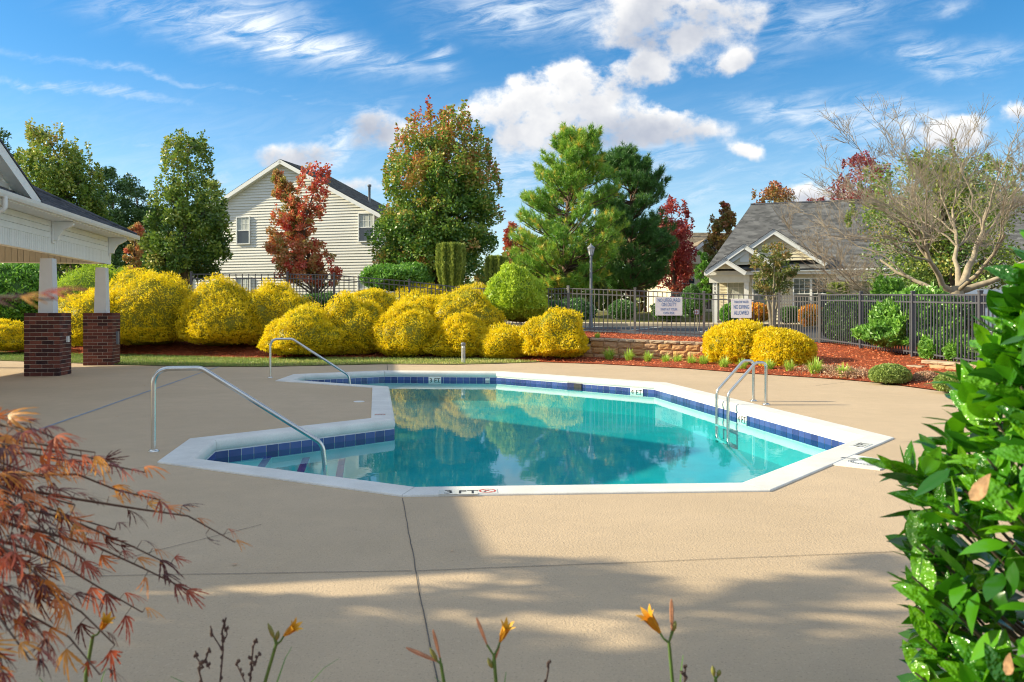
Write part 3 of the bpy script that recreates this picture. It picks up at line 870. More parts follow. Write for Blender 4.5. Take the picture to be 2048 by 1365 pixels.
def build_pavilion():
    pav = thing('pavilion', 'open white poolside pavilion with dark shingle roof and brick piers', 'pavilion', pv(-4, -4, 0))
    AX = (Vv, U, Z3)
    # --- brick piers
    bw, bh, bd = .232, .0775, .10
    bricks = {}
    def brick_mesh(w, d):
        k = (round(w, 3), round(d, 3))
        if k not in bricks:
            o = MB().box((0, 0, 0), (w, d, bh), bev=.003).build('brick', M['brick']); bricks[k] = o.data; bpy.data.objects.remove(o)
        return bricks[k]
    ang = math.atan2(Vv.y, Vv.x)
    def pier(a0, visible=True):
        S = .72; c = pv(a0 + S / 2, -S / 2, 0)
        core = MB().box(c + Z3 * .695, (S - .012, S - .012, 1.385), AX).build('pier', M['mortar'], pav)
        if not visible:
            return
        n = 16; ch = 1.40 / n
        for r in range(n):
            z = ch * (r + .5)
            if z - bh / 2 < 0: z = bh / 2 + .002
            for side in range(4):
                # outward direction and along direction
                o_d = [Vv, -U, -Vv, U][side]; al = [U, Vv, -U, -Vv][side]
                if side in (2, 3): pass
                x = -S / 2; first = .12 if (r + side) % 2 else bw
                xs = []
                e = -S / 2
                if (r + side) % 2:
                    lens = [.112, bw, bw, .112]
                else:
                    lens = [bw, bw, bw]
                tot = sum(lens) + .011 * (len(lens) - 1); k = (S - .0) / tot
                for L in lens:
                    L2 = L * k; g = .011 * k
                    lo, hi = e, e + L2
                    cc = c + al * ((lo + hi) / 2) + o_d * (S / 2 - bd / 2) + Z3 * z
                    # bricks on faces 0/2 own the corners, shorten the others
                    if side in (1, 3):
                        if lo < -S / 2 + .02: lo += .004
                    o = link('brick', brick_mesh(L2, bd), core)
                    pr = random.uniform(-.002, .002) + (.0015 if side % 2 else 0)
                    o.location = c + al * ((lo + hi) / 2) + o_d * (S / 2 - bd / 2 + pr) + Z3 * (z + random.uniform(-.0015, .0015)) - wloc(core)
                    o.rotation_euler = (0, 0, ang + (math.pi / 2 if side in (0, 2) else 0))
                    e = e + L2 + g
        return core
    for a0 in (-7.46, -3.73): pier(a0, False)
    p1 = pier(0.0); p2 = pier(3.73)
    # outlet boxes
    MB().box(pv(.45, .018, .80), (.04, .10, .13), AX, .006).build('outlet_box', M['white_pvc'], pav)
    MB().box(pv(3.73 + .42, .018, .72), (.05, .12, .34), AX, .006).build('meter_box', M['lamp_metal'], pav)
    # --- columns (tapered)
    for a0 in (-7.46, -3.73, 0.0, 3.73):
        c = pv(a0 + .36, -.36, 0); mb = MB(); vs = []
        for z, h in ((1.395, .155), (2.62, .125)):
            for i, j in ((-1, -1), (1, -1), (1, 1), (-1, 1)): vs.append(c + Vv * (h * i) + U * (h * j) + Z3 * z)
        mb.add(vs, [(0, 1, 2, 3), (4, 5, 6, 7)] + [(i, (i + 1) % 4, 4 + (i + 1) % 4, 4 + i) for i in range(4)])
        mb.build('column', M['column'], pav)
    # --- beams
    A0, A1 = -12.8, 4.28; BF = -.20; BB = -6.6
    zb0, zb1, zb2 = 2.72, 3.06, 3.44
    def beam(p, q, outn, vis):
        d = (q - p).normalized(); L = (q - p).length
        core = MB().box((p + q) / 2 + Z3 * (zb0 + zb2) / 2 - outn * .13, (L, .20, zb2 - zb0 - .02), (d, outn, Z3)).build('beam', M['white_trim'], pav)
        return core, d, L
    core, d, L = beam(pv(A0, BF, 0), pv(A1, BF, 0), Vv, True)
    pw = .105; k = int(8.6 / pw); bm_ = None
    for j in range(k):
        c = pv(A1 - (j + .5) * pw, BF - .018, (zb0 + zb1) / 2)
        if bm_ is None:
            o = MB().box((0, 0, 0), (pw - .008, .03, zb1 - zb0), bev=0.0).build('board', M['white_board']); bm_ = o.data; bpy.data.objects.remove(o)
        o = link('board', bm_, core); o.location = c - wloc(core); o.rotation_euler = (0, 0, math.atan2(U.y, U.x))
    for r in range(3):
        h = (zb2 - zb1) / 3
        MB().box(pv((A0 + A1) / 2, BF - .016 + .004 * 0, zb1 + h * (r + .5)), (A1 - A0, .026, h - .008), (U, Vv, Z3)).build('siding_board', M['white_board'], core)
    MB().box(pv((A0 + A1) / 2, BF + .004, zb1), (A1 - A0, .02, .012), (U, Vv, Z3)).build('band', M['white_trim'], core)
    MB().box(pv(A1 - .03, BF - .010, (zb0 + zb2) / 2), (.07, .045, zb2 - zb0 + .004), (U, Vv, Z3)).build('corner_board', M['white_trim'], core)
    # far end beam and back beam with their inner boards
    ce, d, L = beam(pv(A1, BF - .02, 0), pv(A1, BB, 0), U, False)
    cb, d, L = beam(pv(A0, BB, 0), pv(A1, BB, 0), -Vv, False)
    pw2 = .15; me2 = None
    for j in range(int(10 / pw2)):
        if me2 is None:
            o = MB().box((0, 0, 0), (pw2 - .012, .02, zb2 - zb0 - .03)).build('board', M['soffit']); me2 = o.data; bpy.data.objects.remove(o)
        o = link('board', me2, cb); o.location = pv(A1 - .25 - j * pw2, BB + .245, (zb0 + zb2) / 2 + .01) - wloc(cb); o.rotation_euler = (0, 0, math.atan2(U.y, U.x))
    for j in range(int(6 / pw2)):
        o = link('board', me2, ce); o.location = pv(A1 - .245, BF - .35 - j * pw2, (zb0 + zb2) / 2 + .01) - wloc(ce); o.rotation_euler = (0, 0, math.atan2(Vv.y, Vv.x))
    for a0 in (3.73, 0.0, -3.73):
        MB().box(pv(a0 + .36, BB - .1, 1.36), (.26, .26, 2.72), AX).build('post', M['column'], pav)
    # ceiling
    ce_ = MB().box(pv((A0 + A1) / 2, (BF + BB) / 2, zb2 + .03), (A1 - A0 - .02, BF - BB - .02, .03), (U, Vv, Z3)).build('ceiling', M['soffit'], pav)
    # --- soffit, fascia and gutter
    EA, EB, ZE = 4.75, .30, 3.50
    B2 = -7.1; EA0 = -13.3
    MB().box(pv((EA + EA0) / 2, (EB + BF) / 2 - .02, zb2 + .012), (EA - EA0 - .02, EB - BF - .03, .02), (U, Vv, Z3)).build('soffit', M['white_trim'], pav)
    MB().box(pv((EA + A1) / 2, (BF + B2) / 2, zb2 + .012), (EA - A1 - .03, BF - B2, .02), (U, Vv, Z3)).build('soffit', M['white_trim'], pav)
    MB().box(pv((EA + EA0) / 2, EB - .012, ZE - .01), (EA - EA0, .024, .13), (U, Vv, Z3)).build('fascia', M['white_trim'], pav)
    MB().box(pv(EA - .012, (EB + B2) / 2 - .015, ZE - .01), (.024, EB - B2 - .03, .13), (U, Vv, Z3)).build('fascia', M['white_trim'], pav)
    gprof = [(0, -.05), (.075, -.05), (.10, .0), (.11, .06), (.095, .06), (.085, .01), (.065, -.035), (0, -.035)]
    MB().prism([pv(EA0, EB + .002 + x, ZE + z) for x, z in gprof], U, EA - EA0 + .08).build('gutter', M['white_pvc'], pav)
    MB().prism([pv(EA + .002 + x, EB + .1, ZE + z) for x, z in gprof], -Vv, EB - B2).build('gutter', M['white_pvc'], pav)
    # --- brackets under the eave
    for a in (-7.3, -3.6, .12, 4.12):
        prof = [(0, 0), (.44, 0), (.44, -.07), (.36, -.12), (.22, -.20), (.14, -.33), (.12, -.42), (0, -.42)]
        mb = MB().prism([pv(a, BF + x, zb2 - .005 + z) for x, z in prof], U, .09)
        br = mb.build('bracket', M['white_trim'], pav)
        MB().box(pv(a + .045, BF + .018, zb2 - .24), (.15, .03, .50), (U, Vv, Z3)).build('backing_board', M['white_trim'], br)
    # downspout near the frame edge
    dp = fillet([pv(-3.62, EB + .06, ZE - .04), pv(-3.62, EB + .06, ZE - .25), pv(-3.62, BF + .06, ZE - .52), pv(-3.62, BF + .06, 1.5), pv(-3.62, .06, 1.2), pv(-3.62, .06, .05)], .08, 4)
    MB().tube(dp, .045, 8).build('downspout', M['white_pvc'], pav)
    # --- hip roof in stepped shingle courses
    sl = .5; mid = (EB + .03 + B2) / 2; half = (EB + .03) - mid; rz = ZE + .07 + half * sl
    nC = 30
    mb = MB()
    def plane(cs):
        """cs(t) -> (left point, right point) of the course line at t in 0..1 up the slope"""
        for k in range(nC):
            l0, r0 = cs(k / nC); l1, r1 = cs((k + 1) / nC)
            lift = Z3 * .018
            nseg = 1
            mb.add([l0 + lift, r0 + lift, r1 + Z3 * .004, l1 + Z3 * .004, l0, r0], [(0, 1, 2, 3), (4, 5, 1, 0)])
    z0 = ZE + .07; E = EB + .03; EAr = EA + .03; E0 = EA0 - .03
    plane(lambda t: (pv(E0 + half * t, E - half * t, z0 + half * sl * t), pv(EAr - half * t, E - half * t, z0 + half * sl * t)))
    plane(lambda t: (pv(EAr - half * t, E - half * t, z0 + half * sl * t), pv(EAr - half * t, B2 + half * t, z0 + half * sl * t)))
    plane(lambda t: (pv(EAr - half * t, B2 + half * t, z0 + half * sl * t), pv(E0 + half * t, B2 + half * t, z0 + half * sl * t)))
    plane(lambda t: (pv(E0 + half * t, B2 + half * t, z0 + half * sl * t), pv(E0 + half * t, E - half * t, z0 + half * sl * t)))
    roof = mb.build('roof', M['shingle_dark'], pav, False)
    hp = [pv(EAr, E, z0 + .02), pv(EAr - half, mid, rz + .03)]
    MB().tube(hp, .05, 6).build('hip_cap', M['shingle_dark'], roof)
    # --- cross gable facing the pool
    ac, gw, gs = -5.25, 3.25, .42; gz = 3.56; apex = gz + gw * gs + .10
    gf = .06
    tri = [pv(ac - gw + .2, gf, gz), pv(ac + gw - .2, gf, gz), pv(ac, gf, apex - .12)]
    gbl = MB().prism(tri, -Vv, .06).build('gable_wall', M['white_trim'], pav)
    for r in range(12):
        z = gz + .10 + r * .115; w = (apex - .2 - z) / gs
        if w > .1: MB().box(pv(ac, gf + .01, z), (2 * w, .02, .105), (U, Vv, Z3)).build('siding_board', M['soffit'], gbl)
    for s in (-1, 1):
        a_l, a_h = ac + s * (gw + .12), ac
        lo, hi = pv(a_l, EB - .02, gz - .02), pv(a_h, EB - .02, apex)
        dd = (hi - lo).normalized(); nn = dd.cross(Vv); nn = nn if nn.z > 0 else -nn
        MB().box((lo + hi) / 2 + nn * .0 - dd * .0, ((hi - lo).length, .20, .03), (dd, nn, Vv)).build('rake_board', M['white_trim'], pav)
        MB().box((lo + hi) / 2 - Vv * .14 - nn * .09, ((hi - lo).length, .26, .02), (dd, Vv, nn)).build('gable_soffit', M['white_trim'], pav)
        depth = (apex - z0) / sl + .2
        q = [lo + nn * .112 + Vv * .03, hi + nn * .112 + Vv * .03, hi + nn * .112 - Vv * (depth + .1), lo + nn * .112 - Vv * .5]
        MB().prism(q, nn, .03).build('gable_roof', M['shingle_dark'], pav)
build_pavilion()

# ================================================================ beds, lawn, lot
def edge_between(x0, x1, z=.02):
    P = dens(DECK_BACK, .25); return [Vector((p.x, p.y, z)) for p in P if x0 <= p.x <= x1 and p.y > 12.5]
LAWN_BACK = [at(x, y, Y) for x, y, Y in ((-330, 705, 28.5), (0, 705, 27.5), (141, 708, 26.2), (300, 711, 25.5), (500, 717, 24.4), (760, 716, 24.4), (915, 717, 24.3), (1000, 719, 23.8), (1081, 724.6, 22.66))]
LAWN_BACK[-1].z = .02
lawn_front = edge_between(-26, .81, .012)
LAWN = loft('lawn_strip', lawn_front, LAWN_BACK, M['ground'], rows=8, bumpy=.006, kind='structure')
def bed_line(pts): return [Vector((x, y, z + .03)) for x, y, z in pts]
loft('mulch_bed', [p + Vector((0, 0, .004)) for p in LAWN_BACK], bed_line([(-21, 31.6, 1.42), (-16, 31.4, 1.45), (-12.5, 31.3, 1.46), (-8.7, 31, 1.45), (-6.85, 30.8, 1.4), (-3.9, 30.4, 1.14), (-1.75, 30, .88), (.3, 28.9, .8), (1.95, 26.8, .74), (2.2, 24.3, .66)]),
     M['mulch'], rows=22, bumpy=.02, crown=lambda t, p: -.9 * t * (1 - t) * (p.z > -1) * .55)
WALL_P0, WALL_P1 = Vector((2.32, 23.75, .05)), Vector((5.9, 22.35, .05))
front = edge_between(.75, 8.2, .015)
loft('mulch_bed', front, [Vector((1.0, 24.3, .12)), Vector((2.3, 23.9, .08)), Vector((4.2, 23.1, .07)), Vector((5.9, 22.45, .10)), Vector((6.5, 24.2, .58)), Vector((9.6, 25.1, .47)), Vector((9.7, 22.0, .42)), Vector((9.72, 19.2, .35)), Vector((9.7, 16.4, .29)), Vector((9.6, 12.6, .2))],
     M['mulch'], rows=16, bumpy=.016, step=.22)
loft('mulch_bed', [WALL_P0 + Vector((-.5, .3, .48)), WALL_P0 + Vector((0, .2, .60)), WALL_P1 + Vector((0, .2, .51)), Vector((6.5, 24.2, .54))], bed_line([(1.8, 27.3, .77), (4.0, 26.6, .68), (6.2, 26.3, .56), (9.6, 25.3, .46)]), M['mulch'], rows=10, bumpy=.014)
loft('mulch_bed', [Vector((9.66, 25.1, .46)), Vector((9.68, 19.2, .33)), Vector((9.66, 13, .2))], [Vector((14, 26.5, .62)), Vector((14, 19.5, .5)), Vector((14, 13, .4))], M['mulch'], rows=10, bumpy=.014)

def scatter_chips(name, n, sampler, mat, L=(.03, .09), W=(.008, .02), up=.5, lift=.012):
    P = sampler(n); n = len(P)
    D = RNG.normal(size=(n, 3)); D[:, 2] *= .35
    S = RNG.normal(size=(n, 3)); S[:, 2] *= .5
    P = P + np.array([0, 0, lift])
    return tag(leaf_mesh(name, P, D, RNG.uniform(*L, n), RNG.uniform(*W, n), mat, None, RNG.uniform(0, 1, n), side=S), kind='stuff')
M['chip'] = leafmat('mulch_chip', [(.13, .03, .014), (.36, .085, .03), (.48, .13, .05), (.30, .15, .08)], trans=0.0, gloss=.03, rough=.6)
def mesh_sampler(objs):
    tris = []
    for o in objs:
        me = o.data; me.calc_loop_triangles()
        V = np.empty(len(me.vertices) * 3); me.vertices.foreach_get('co', V); V = V.reshape(-1, 3)
        T = np.empty(len(me.loop_triangles) * 3, dtype=np.int64); me.loop_triangles.foreach_get('vertices', T); tris.append(V[T.reshape(-1, 3)])
    T = np.concatenate(tris)
    A = np.linalg.norm(np.cross(T[:, 1] - T[:, 0], T[:, 2] - T[:, 0]), axis=1); A = A / A.sum()
    def f(n):
        k = RNG.choice(len(T), n, p=A); a = RNG.random((n, 1)); b = RNG.random((n, 1)); sw = (a + b) > 1
        a = np.where(sw, 1 - a, a); b = np.where(sw, 1 - b, b)
        return T[k, 0] + (T[k, 1] - T[k, 0]) * a + (T[k, 2] - T[k, 0]) * b
    return f
beds = [o for o in COL.objects if o.name.startswith('mulch_bed')]
scatter_chips('mulch_chips', 46000, mesh_sampler(beds[:3]), M['chip'])
M['grass'] = leafmat('grass_blade', [(.10, .16, .03), (.20, .25, .05), (.34, .32, .10), (.42, .36, .16)], trans=.3, gloss=.04)
def build_grass():
    n = 46000; P = mesh_sampler([LAWN])(n)
    D = RNG.normal(size=(n, 3)) * .55; D[:, 2] = 1
    t = np.clip(.45 + .04 * P[:, 0] + RNG.normal(0, .22, n) + .2 * np.sin(P[:, 0] * 2.3) * np.sin(P[:, 1] * 3), 0, 1)
    tag(leaf_mesh('grass', P, D, RNG.uniform(.035, .085, n), RNG.uniform(.006, .012, n), M['grass'], None, t), kind='stuff')
build_grass()

# parking lot, kerb, walk
lot_f = [Vector((-3.5, 31.5, .90)), Vector((.3, 29.2, .80)), Vector((1.8, 27.5, .72)), Vector((4.0, 26.8, .64)), Vector((6.2, 26.5, .54)), Vector((9.8, 25.5, .46)), Vector((16, 25, .5)), Vector((34, 24, .6))]
lot_b = [Vector((-3.5, 41.5, .78)), Vector((2, 41.6, .74)), Vector((6, 41.5, .72)), Vector((10, 40.6, .71)), Vector((14, 39.6, .70)), Vector((20, 38.2, .70)), Vector((40, 33.5, .68))]
LOT = loft('parking_lot', lot_f, lot_b, M['asphalt'], rows=12, cols=70)
def lot_z(x, y): return .70
def road_line(a, b, w=.12):
    a = Vector(a); b = Vector(b); d = (b - a).normalized(); s = Vector((-d.y, d.x, 0)) * (w / 2); mb = MB(); n = 30; L = []
    dg = bpy.context.evaluated_depsgraph_get()
    for i in range(n + 1):
        p = a.lerp(b, i / n)
        for q in (p + s, p - s):
            ok, loc, nrm, _ = LOT.ray_cast(Vector((q.x, q.y, 10)), Vector((0, 0, -1)))
            L.append(Vector((q.x, q.y, (loc.z if ok else .7) + .006)))
    mb.add(L, [(2 * i, 2 * i + 1, 2 * i + 3, 2 * i + 2) for i in range(n)])
    mb.build('parking_line', M['line'], LOT)
bpy.context.view_layer.update()
for k in range(-2, 6):
    road_line((4.9 + k * 2.75, 33.2 - k * .5, 0), (7.4 + k * 2.75, 39.6 - k * .7, 0))
kb = [p + Vector((0, .02, .0)) for p in lot_b]
kerb = MB()
for a, b in zip(kb[:-1], kb[1:]):
    d = (b - a).normalized(); s = Vector((-d.y, d.x, 0)); m = (a + b) / 2
    kerb.prism([a + Z3 * -.05, a + Z3 * .13, a + s * .16 + Z3 * .13, a + s * .16 + Z3 * -.05], (b - a).normalized(), (b - a).length)
tag(kerb.build('kerb', M['concrete']), kind='structure')
loft('sidewalk', [p + Vector((.05, .18, .11)) for p in kb], [p + Vector((.4, 1.75, .17)) for p in kb], M['concrete'], rows=3)

# ================================================================ retaining walls
def block_wall(p0, p1, label, courses=3, bh=.185, bl=.40, top_drop=.0, steps_left=2, cap=.095, group='block retaining walls'):
    d = (p1 - p0); L = d.length; d.normalize(); n = Vector((d.y, -d.x, 0))   # n faces the pool
    t = thing('retaining_wall', label, 'retaining wall', p0, group)
    me = None; ang = math.atan2(d.y, d.x); tilt = -math.atan2(top_drop, L)
    def face_mesh(w, seed, name='block', h=bh, mat='block', dep=.28):
        rr = random.Random(seed); mb = MB()
        nx, nz = 5, 4; vs = []
        for j in range(nz + 1):
            for i in range(nx + 1):
                x = -w / 2 + .004 + (w - .008) * i / nx; z = -h / 2 + .003 + (h - .006) * j / nz
                e = min(i, nx - i, j, nz - j)
                y = -dep / 2 + (0 if e else .035) + rr.uniform(-.012, .012)
                vs.append((x, y, z))
        mb.add(vs, [(j * (nx + 1) + i, j * (nx + 1) + i + 1, (j + 1) * (nx + 1) + i + 1, (j + 1) * (nx + 1) + i) for j in range(nz) for i in range(nx)])
        mb.box((0, .02, 0), (w - .02, dep - .06, h - .006))
        o = mb.build(name, M[mat], None, False); m_ = o.data; bpy.data.objects.remove(o); return m_
    vari = [face_mesh(bl, k) for k in range(5)]; caps = [face_mesh(bl * 1.1, 20 + k, 'cap', cap, 'blockcap', .30) for k in range(3)]
    def put(me, name, s, z):
        o = link(name, me, t); o.location = d * s + Z3 * (z - s * top_drop / L) + n * random.uniform(-.006, .006) - n * .14
        o.rotation_euler = (0, tilt * -1, ang)
    for c in range(courses):
        ext = -bl * .9 * (courses - 1 - c) * (1 if steps_left else 0)
        s = ext + (bl / 2 if c % 2 else 0) + bl / 2
        if c % 2 and ext: s = ext + bl / 2
        while s < L + bl / 2:
            put(random.choice(vari), 'block', s, bh * (c + .5)); s += bl
        if steps_left and c < courses - 1:
            nx_ = -bl * .9 * (courses - 2 - c)
            s = ext + bl * .5
            put(random.choice(caps), 'cap', s - .05, bh * (c + 1) + cap / 2)
    s = bl * .5
    while s < L + bl * .5:
        put(random.choice(caps), 'cap', s, bh * courses + cap / 2); s += bl * 1.1
    # soil behind the blocks
    return t
block_wall(WALL_P0 - Vector((0, 0, .04)), WALL_P1 - Vector((0, 0, .04)), 'tan block retaining wall under the fence with the lifeguard sign', top_drop=.10)
block_wall(Vector((8.86, 17.35, .02)), Vector((9.62, 14.6, .0)), 'low tan block wall beside the fence, partly behind the glossy shrub', courses=2, bh=.14, bl=.42, steps_left=1, cap=.08)

# ================================================================ fences
def fence(name_label, nodes, hgt, bays, mat, n_pick=15, first=True, last=True):
    t = thing('metal_fence', name_label, 'fence', nodes[0], 'picket fences round the pool')
    post_me = MB().box((0, 0, 0), (.075, .075, 1.0)).build('post', M[mat]); pm = post_me.data; bpy.data.objects.remove(post_me)
    pk = MB().box((0, 0, 0), (.026, .026, 1.0)).build('picket', M[mat]); km = pk.data; bpy.data.objects.remove(pk)
    cap = MB().box((0, 0, 0), (.09, .09, .03), bev=.01).build('post_cap', M[mat]); cm = cap.data; bpy.data.objects.remove(cap)
    P = [Vector(p) for p in nodes]
    for i, p in enumerate(P):
        if (i == 0 and not first) or (i == len(P) - 1 and not last): continue
        nx_ = P[min(i + 1, len(P) - 1)] - P[max(0, i - 1)]; a = math.atan2(nx_.y, nx_.x)
        o = link('post', pm, t); o.location = p - P[0] + Z3 * (hgt / 2 + .0); o.scale = (1, 1, hgt + .10); o.rotation_euler = (0, 0, a)
        c = link('post_cap', cm, t); c.location = p - P[0] + Z3 * (hgt + .06); c.rotation_euler = (0, 0, a)
    for a, b in zip(P[:-1], P[1:]):
        d = b - a; L = d.length; dn = d.normalized(); an = math.atan2(d.y, d.x); hs = Vector((-dn.y, dn.x, 0)).normalized(); up = dn.cross(hs) * -1
        up = hs.cross(dn); up = up if up.z > 0 else -up
        for h, th in ((hgt - .02, .035), (hgt - .19, .035), (.13, .035)):
            MB().box((a + b) / 2 + Z3 * h, (L, .032, th), (dn, hs, up)).build('rail', M[mat], t)
        for k in range(1, n_pick):
            q = a.lerp(b, k / n_pick)
            o = link('picket', km, t); o.location = q - P[0] + Z3 * ((hgt - .02) / 2 + .03); o.scale = (1, 1, hgt - .08); o.rotation_euler = (0, 0, an)
    return t
fence('brown metal picket fence up the bank between the yellow shrubs and the gabled house', FENCE_UP[3:], 1.47, None, 'fence_dark')
fence('grey metal picket fence above the block wall carrying two white signs', FENCE_BACK, 1.47, None, 'fence', first=False)
fence('dark metal picket fence running towards the camera over the red mulch', [(9.6, 25.0, .46), (9.6, 22.0, .40), (9.62, 19.2, .33), (9.60, 16.4, .27), (9.60, 13.6, .22)], 1.52, None, 'fence_dark', n_pick=20, first=False)

# ================================================================ signs on the fence
def fence_y(x):
    for a, b in zip(FENCE_BACK[:-1], FENCE_BACK[1:]):
        if a[0] <= x <= b[0]: return a[1] + (b[1] - a[1]) * (x - a[0]) / (b[0] - a[0])
    return 26
def sign(x0, x1, y0, y1, lines, label):
    Y = 26.1
    for _ in range(4): Y = fence_y(((x0 + x1) / 2 - CX) / F_PX * Y) - .04
    a, b = at(x0, y1, Y), at(x1, y0, Y); c = (a + b) / 2; w, h = b.x - a.x, b.z - a.z
    d = Vector((fence_y(c.x + .4) and .8, fence_y(c.x + .4) - fence_y(c.x - .4), 0)).normalized(); n = Vector((d.y, -d.x, 0)); w /= d.x
    t = thing('pool_rule_sign', label, 'sign', c, 'signs on the pool fence')
    MB().box(c, (w, .012, h), (d, -n, Z3)).build('panel', M['sign'], t)
    for body, fz, hh, xs in lines:
        text('lettering', body, hh * h, c + n * .0075 + Z3 * ((.5 - fz) * h - hh * h / 2), d, Z3, M['blue_print'], t, xs=xs)
    for sx in (-1, 1):
        for sz in (-1, 1): p = c + d * (sx * w * .45) + Z3 * (sz * h * .44); MB().tube([p + n * .012, p - n * .03], .008, 6).build('bolt', M['steel'], t)
sign(1311, 1364, 594.5, 631.5, [('NO LIFEGUARD', .17, .20, .60), ('ON DUTY', .40, .20, .60), ('SWIM AT YOUR', .66, .14, .62), ('OWN RISK', .86, .14, .60)], 'white sign reading NO LIFEGUARD ON DUTY on the fence')
sign(1463, 1502, 598, 636.5, [('SHALLOW WATER', .16, .13, .46), ('NO DIVING', .42, .21, .50), ('ALLOWED', .72, .21, .52)], 'white sign reading NO DIVING ALLOWED on the fence')

def round_sign():
    c = at(1393.5, 624.5, 30); t = thing('round_sign', 'small round red and white sign on a stake behind the fence', 'sign', Vector((c.x, c.y, .66)))
    mb = MB(); n = 24
    ringv = [c + Vector((.115 * math.cos(2 * math.pi * k / n), 0, .115 * math.sin(2 * math.pi * k / n))) for k in range(n)]
    MB().prism(ringv, (0, 1, 0), .012).build('plate', M['sign'], t)
    m2 = MB(); ring(m2, c + Vector((0, -.004, 0)), .088, .112, Vector((1, 0, 0)), Z3); m2.box(c + Vector((0, -.005, .0)), (.15, .002, .03)); m2.box(c + Vector((0, -.0065, 0)), (.03, .002, .13))
    m2.build('red_print', M['red_paint'], t, False)
    MB().tube([c + Vector((0, .02, .05)), c + Vector((.05, .03, -.72))], .014, 6).build('stake', M['bark_pale'], t)
round_sign()

# ================================================================ lamps
def lamp_post():
    Y = 33.5; b = at(1182, 645, Y); b.z = zt(b.x, b.y) - .02; t = thing('street_lamp', 'grey lamp post with a tapered lantern in front of the pines', 'street lamp', b)
    top = at(1182, 534 - 22, Y).z
    MB().lathe(b, [(.10, 0), (.10, .25), (.075, .35), (.062, .8), (.055, top - b.z - .05), (.05, top - b.z)], 12).build('pole', M['lamp_metal'], t)
    h = Vector((b.x, b.y, top))
    MB().lathe(h, [(.03, -.02), (.09, .0), (.10, .03), (.085, .05)], 8, False).build('lantern_base', M['lamp_metal'], t)
    MB().lathe(h, [(.085, .05), (.155, .32)], 6, False).build('lantern_glass', M['lamp_glass'], t)
    mb = MB()
    for k in range(6):
        a = 2 * math.pi * k / 6; e = Vector((math.cos(a), math.sin(a), 0)); mb.tube([h + e * .088 + Z3 * .05, h + e * .158 + Z3 * .32], .009, 4)
    mb.build('lantern_frame', M['lamp_metal'], t)
    MB().lathe(h, [(.175, .32), (.165, .345), (.09, .42), (.045, .455), (.02, .50), (.008, .53)], 12, False).build('lantern_cap', M['lamp_metal'], t)
lamp_post()
def bollard():
    b = gp(926.5, 725.5, .03); t = thing('bollard_light', 'low path light with a dark cap on three pale legs standing in the grass', 'path light', b)
    h = .53
    for k in range(3):
        a = 2 * math.pi * k / 3 + .5; e = Vector((math.cos(a), math.sin(a), 0)) * .045
        MB().tube([b + e + Z3 * -.02, b + e + Z3 * h], .013, 8).build('leg', M['lamp_glass'], t)
    MB().lathe(b, [(.03, h - .07), (.062, h - .06), (.066, h - .01), (.06, h + .012), (.03, h + .02)], 16).build('cap', M['lamp_metal'], t)
    MB().lathe(b, [(.035, h - .13), (.035, h - .065)], 12).build('lamp', M['white_pvc'], t)
bollard()

# ================================================================ houses
def window(parent, o, e1, up, out, w, h, cols=2, rows=2, sash=True, blind=False, frame=.06):
    """o = lower-left corner in the wall plane"""
    c = o + e1 * (w / 2) + up * (h / 2)
    f = MB()
    for s in (-1, 1):
        f.box(c + e1 * (s * (w / 2 + frame / 2)) + out * .02, (frame, .08, h + 2 * frame), (e1, out, up))
        f.box(c + up * (s * (h / 2 + frame / 2)) + out * .018, (w - .002, .07, frame), (e1, out, up))
    if sash: f.box(c + out * .012, (w - .002, .05, .045), (e1, out, up))
    wn = f.build('window', M['white_trim'], parent)
    MB().box(c - out * .015, (w, .01, h), (e1, out, up)).build('pane', M['glass'], wn)
    if blind: MB().box(c + up * (h * .25) - out * .006, (w - .02, .006, h * .5 - .04), (e1, out, up)).build('blind', M['blind'], wn)
    mu = MB()
    for half in ((0, 1) if sash else (0,)):
        z0 = (-h / 2 if half == 0 else 0) if sash else -h / 2; hh = h / 2 if sash else h
        if sash and half == 0: continue
        for k in range(1, cols): mu.box(c + e1 * (-w / 2 + w * k / cols) + up * (z0 + hh / 2) + out * .002, (.02, .018, hh), (e1, out, up))
        for k in range(1, rows): mu.box(c + up * (z0 + hh * k / rows) + out * .0025, (w, .016, .02), (e1, out, up))
    if mu.v: mu.build('muntin', M['white_trim'], wn)
    return wn
def slab(pts, th, name, mat, parent):
    pts = [Vector(p) for p in pts]; n = (pts[1] - pts[0]).cross(pts[2] - pts[0]).normalized(); n = n if n.z > 0 else -n
    return MB().prism(pts, n, th).build(name, M[mat], parent)
def shingled(lo_l, lo_r, hi_r, hi_l, mat, parent, course=.14, name='roof'):
    """roof plane in stepped courses"""
    n = max(3, int((hi_l - lo_l).length / course)); mb = MB()
    nm = (lo_r - lo_l).cross(hi_l - lo_l).normalized(); nm = nm if nm.z > 0 else -nm
    for k in range(n):
        a, b = lo_l.lerp(hi_l, k / n), lo_r.lerp(hi_r, k / n); c, d = lo_r.lerp(hi_r, (k + 1) / n), lo_l.lerp(hi_l, (k + 1) / n)
        mb.add([a + nm * .03, b + nm * .03, c + nm * .012, d + nm * .012, a, b], [(0, 1, 2, 3), (4, 5, 1, 0)])
    mb.add([lo_l - nm * .05, lo_r - nm * .05, hi_r - nm * .05, hi_l - nm * .05], [(0, 1, 2, 3)])
    return mb.build(name, M[mat], parent, False)

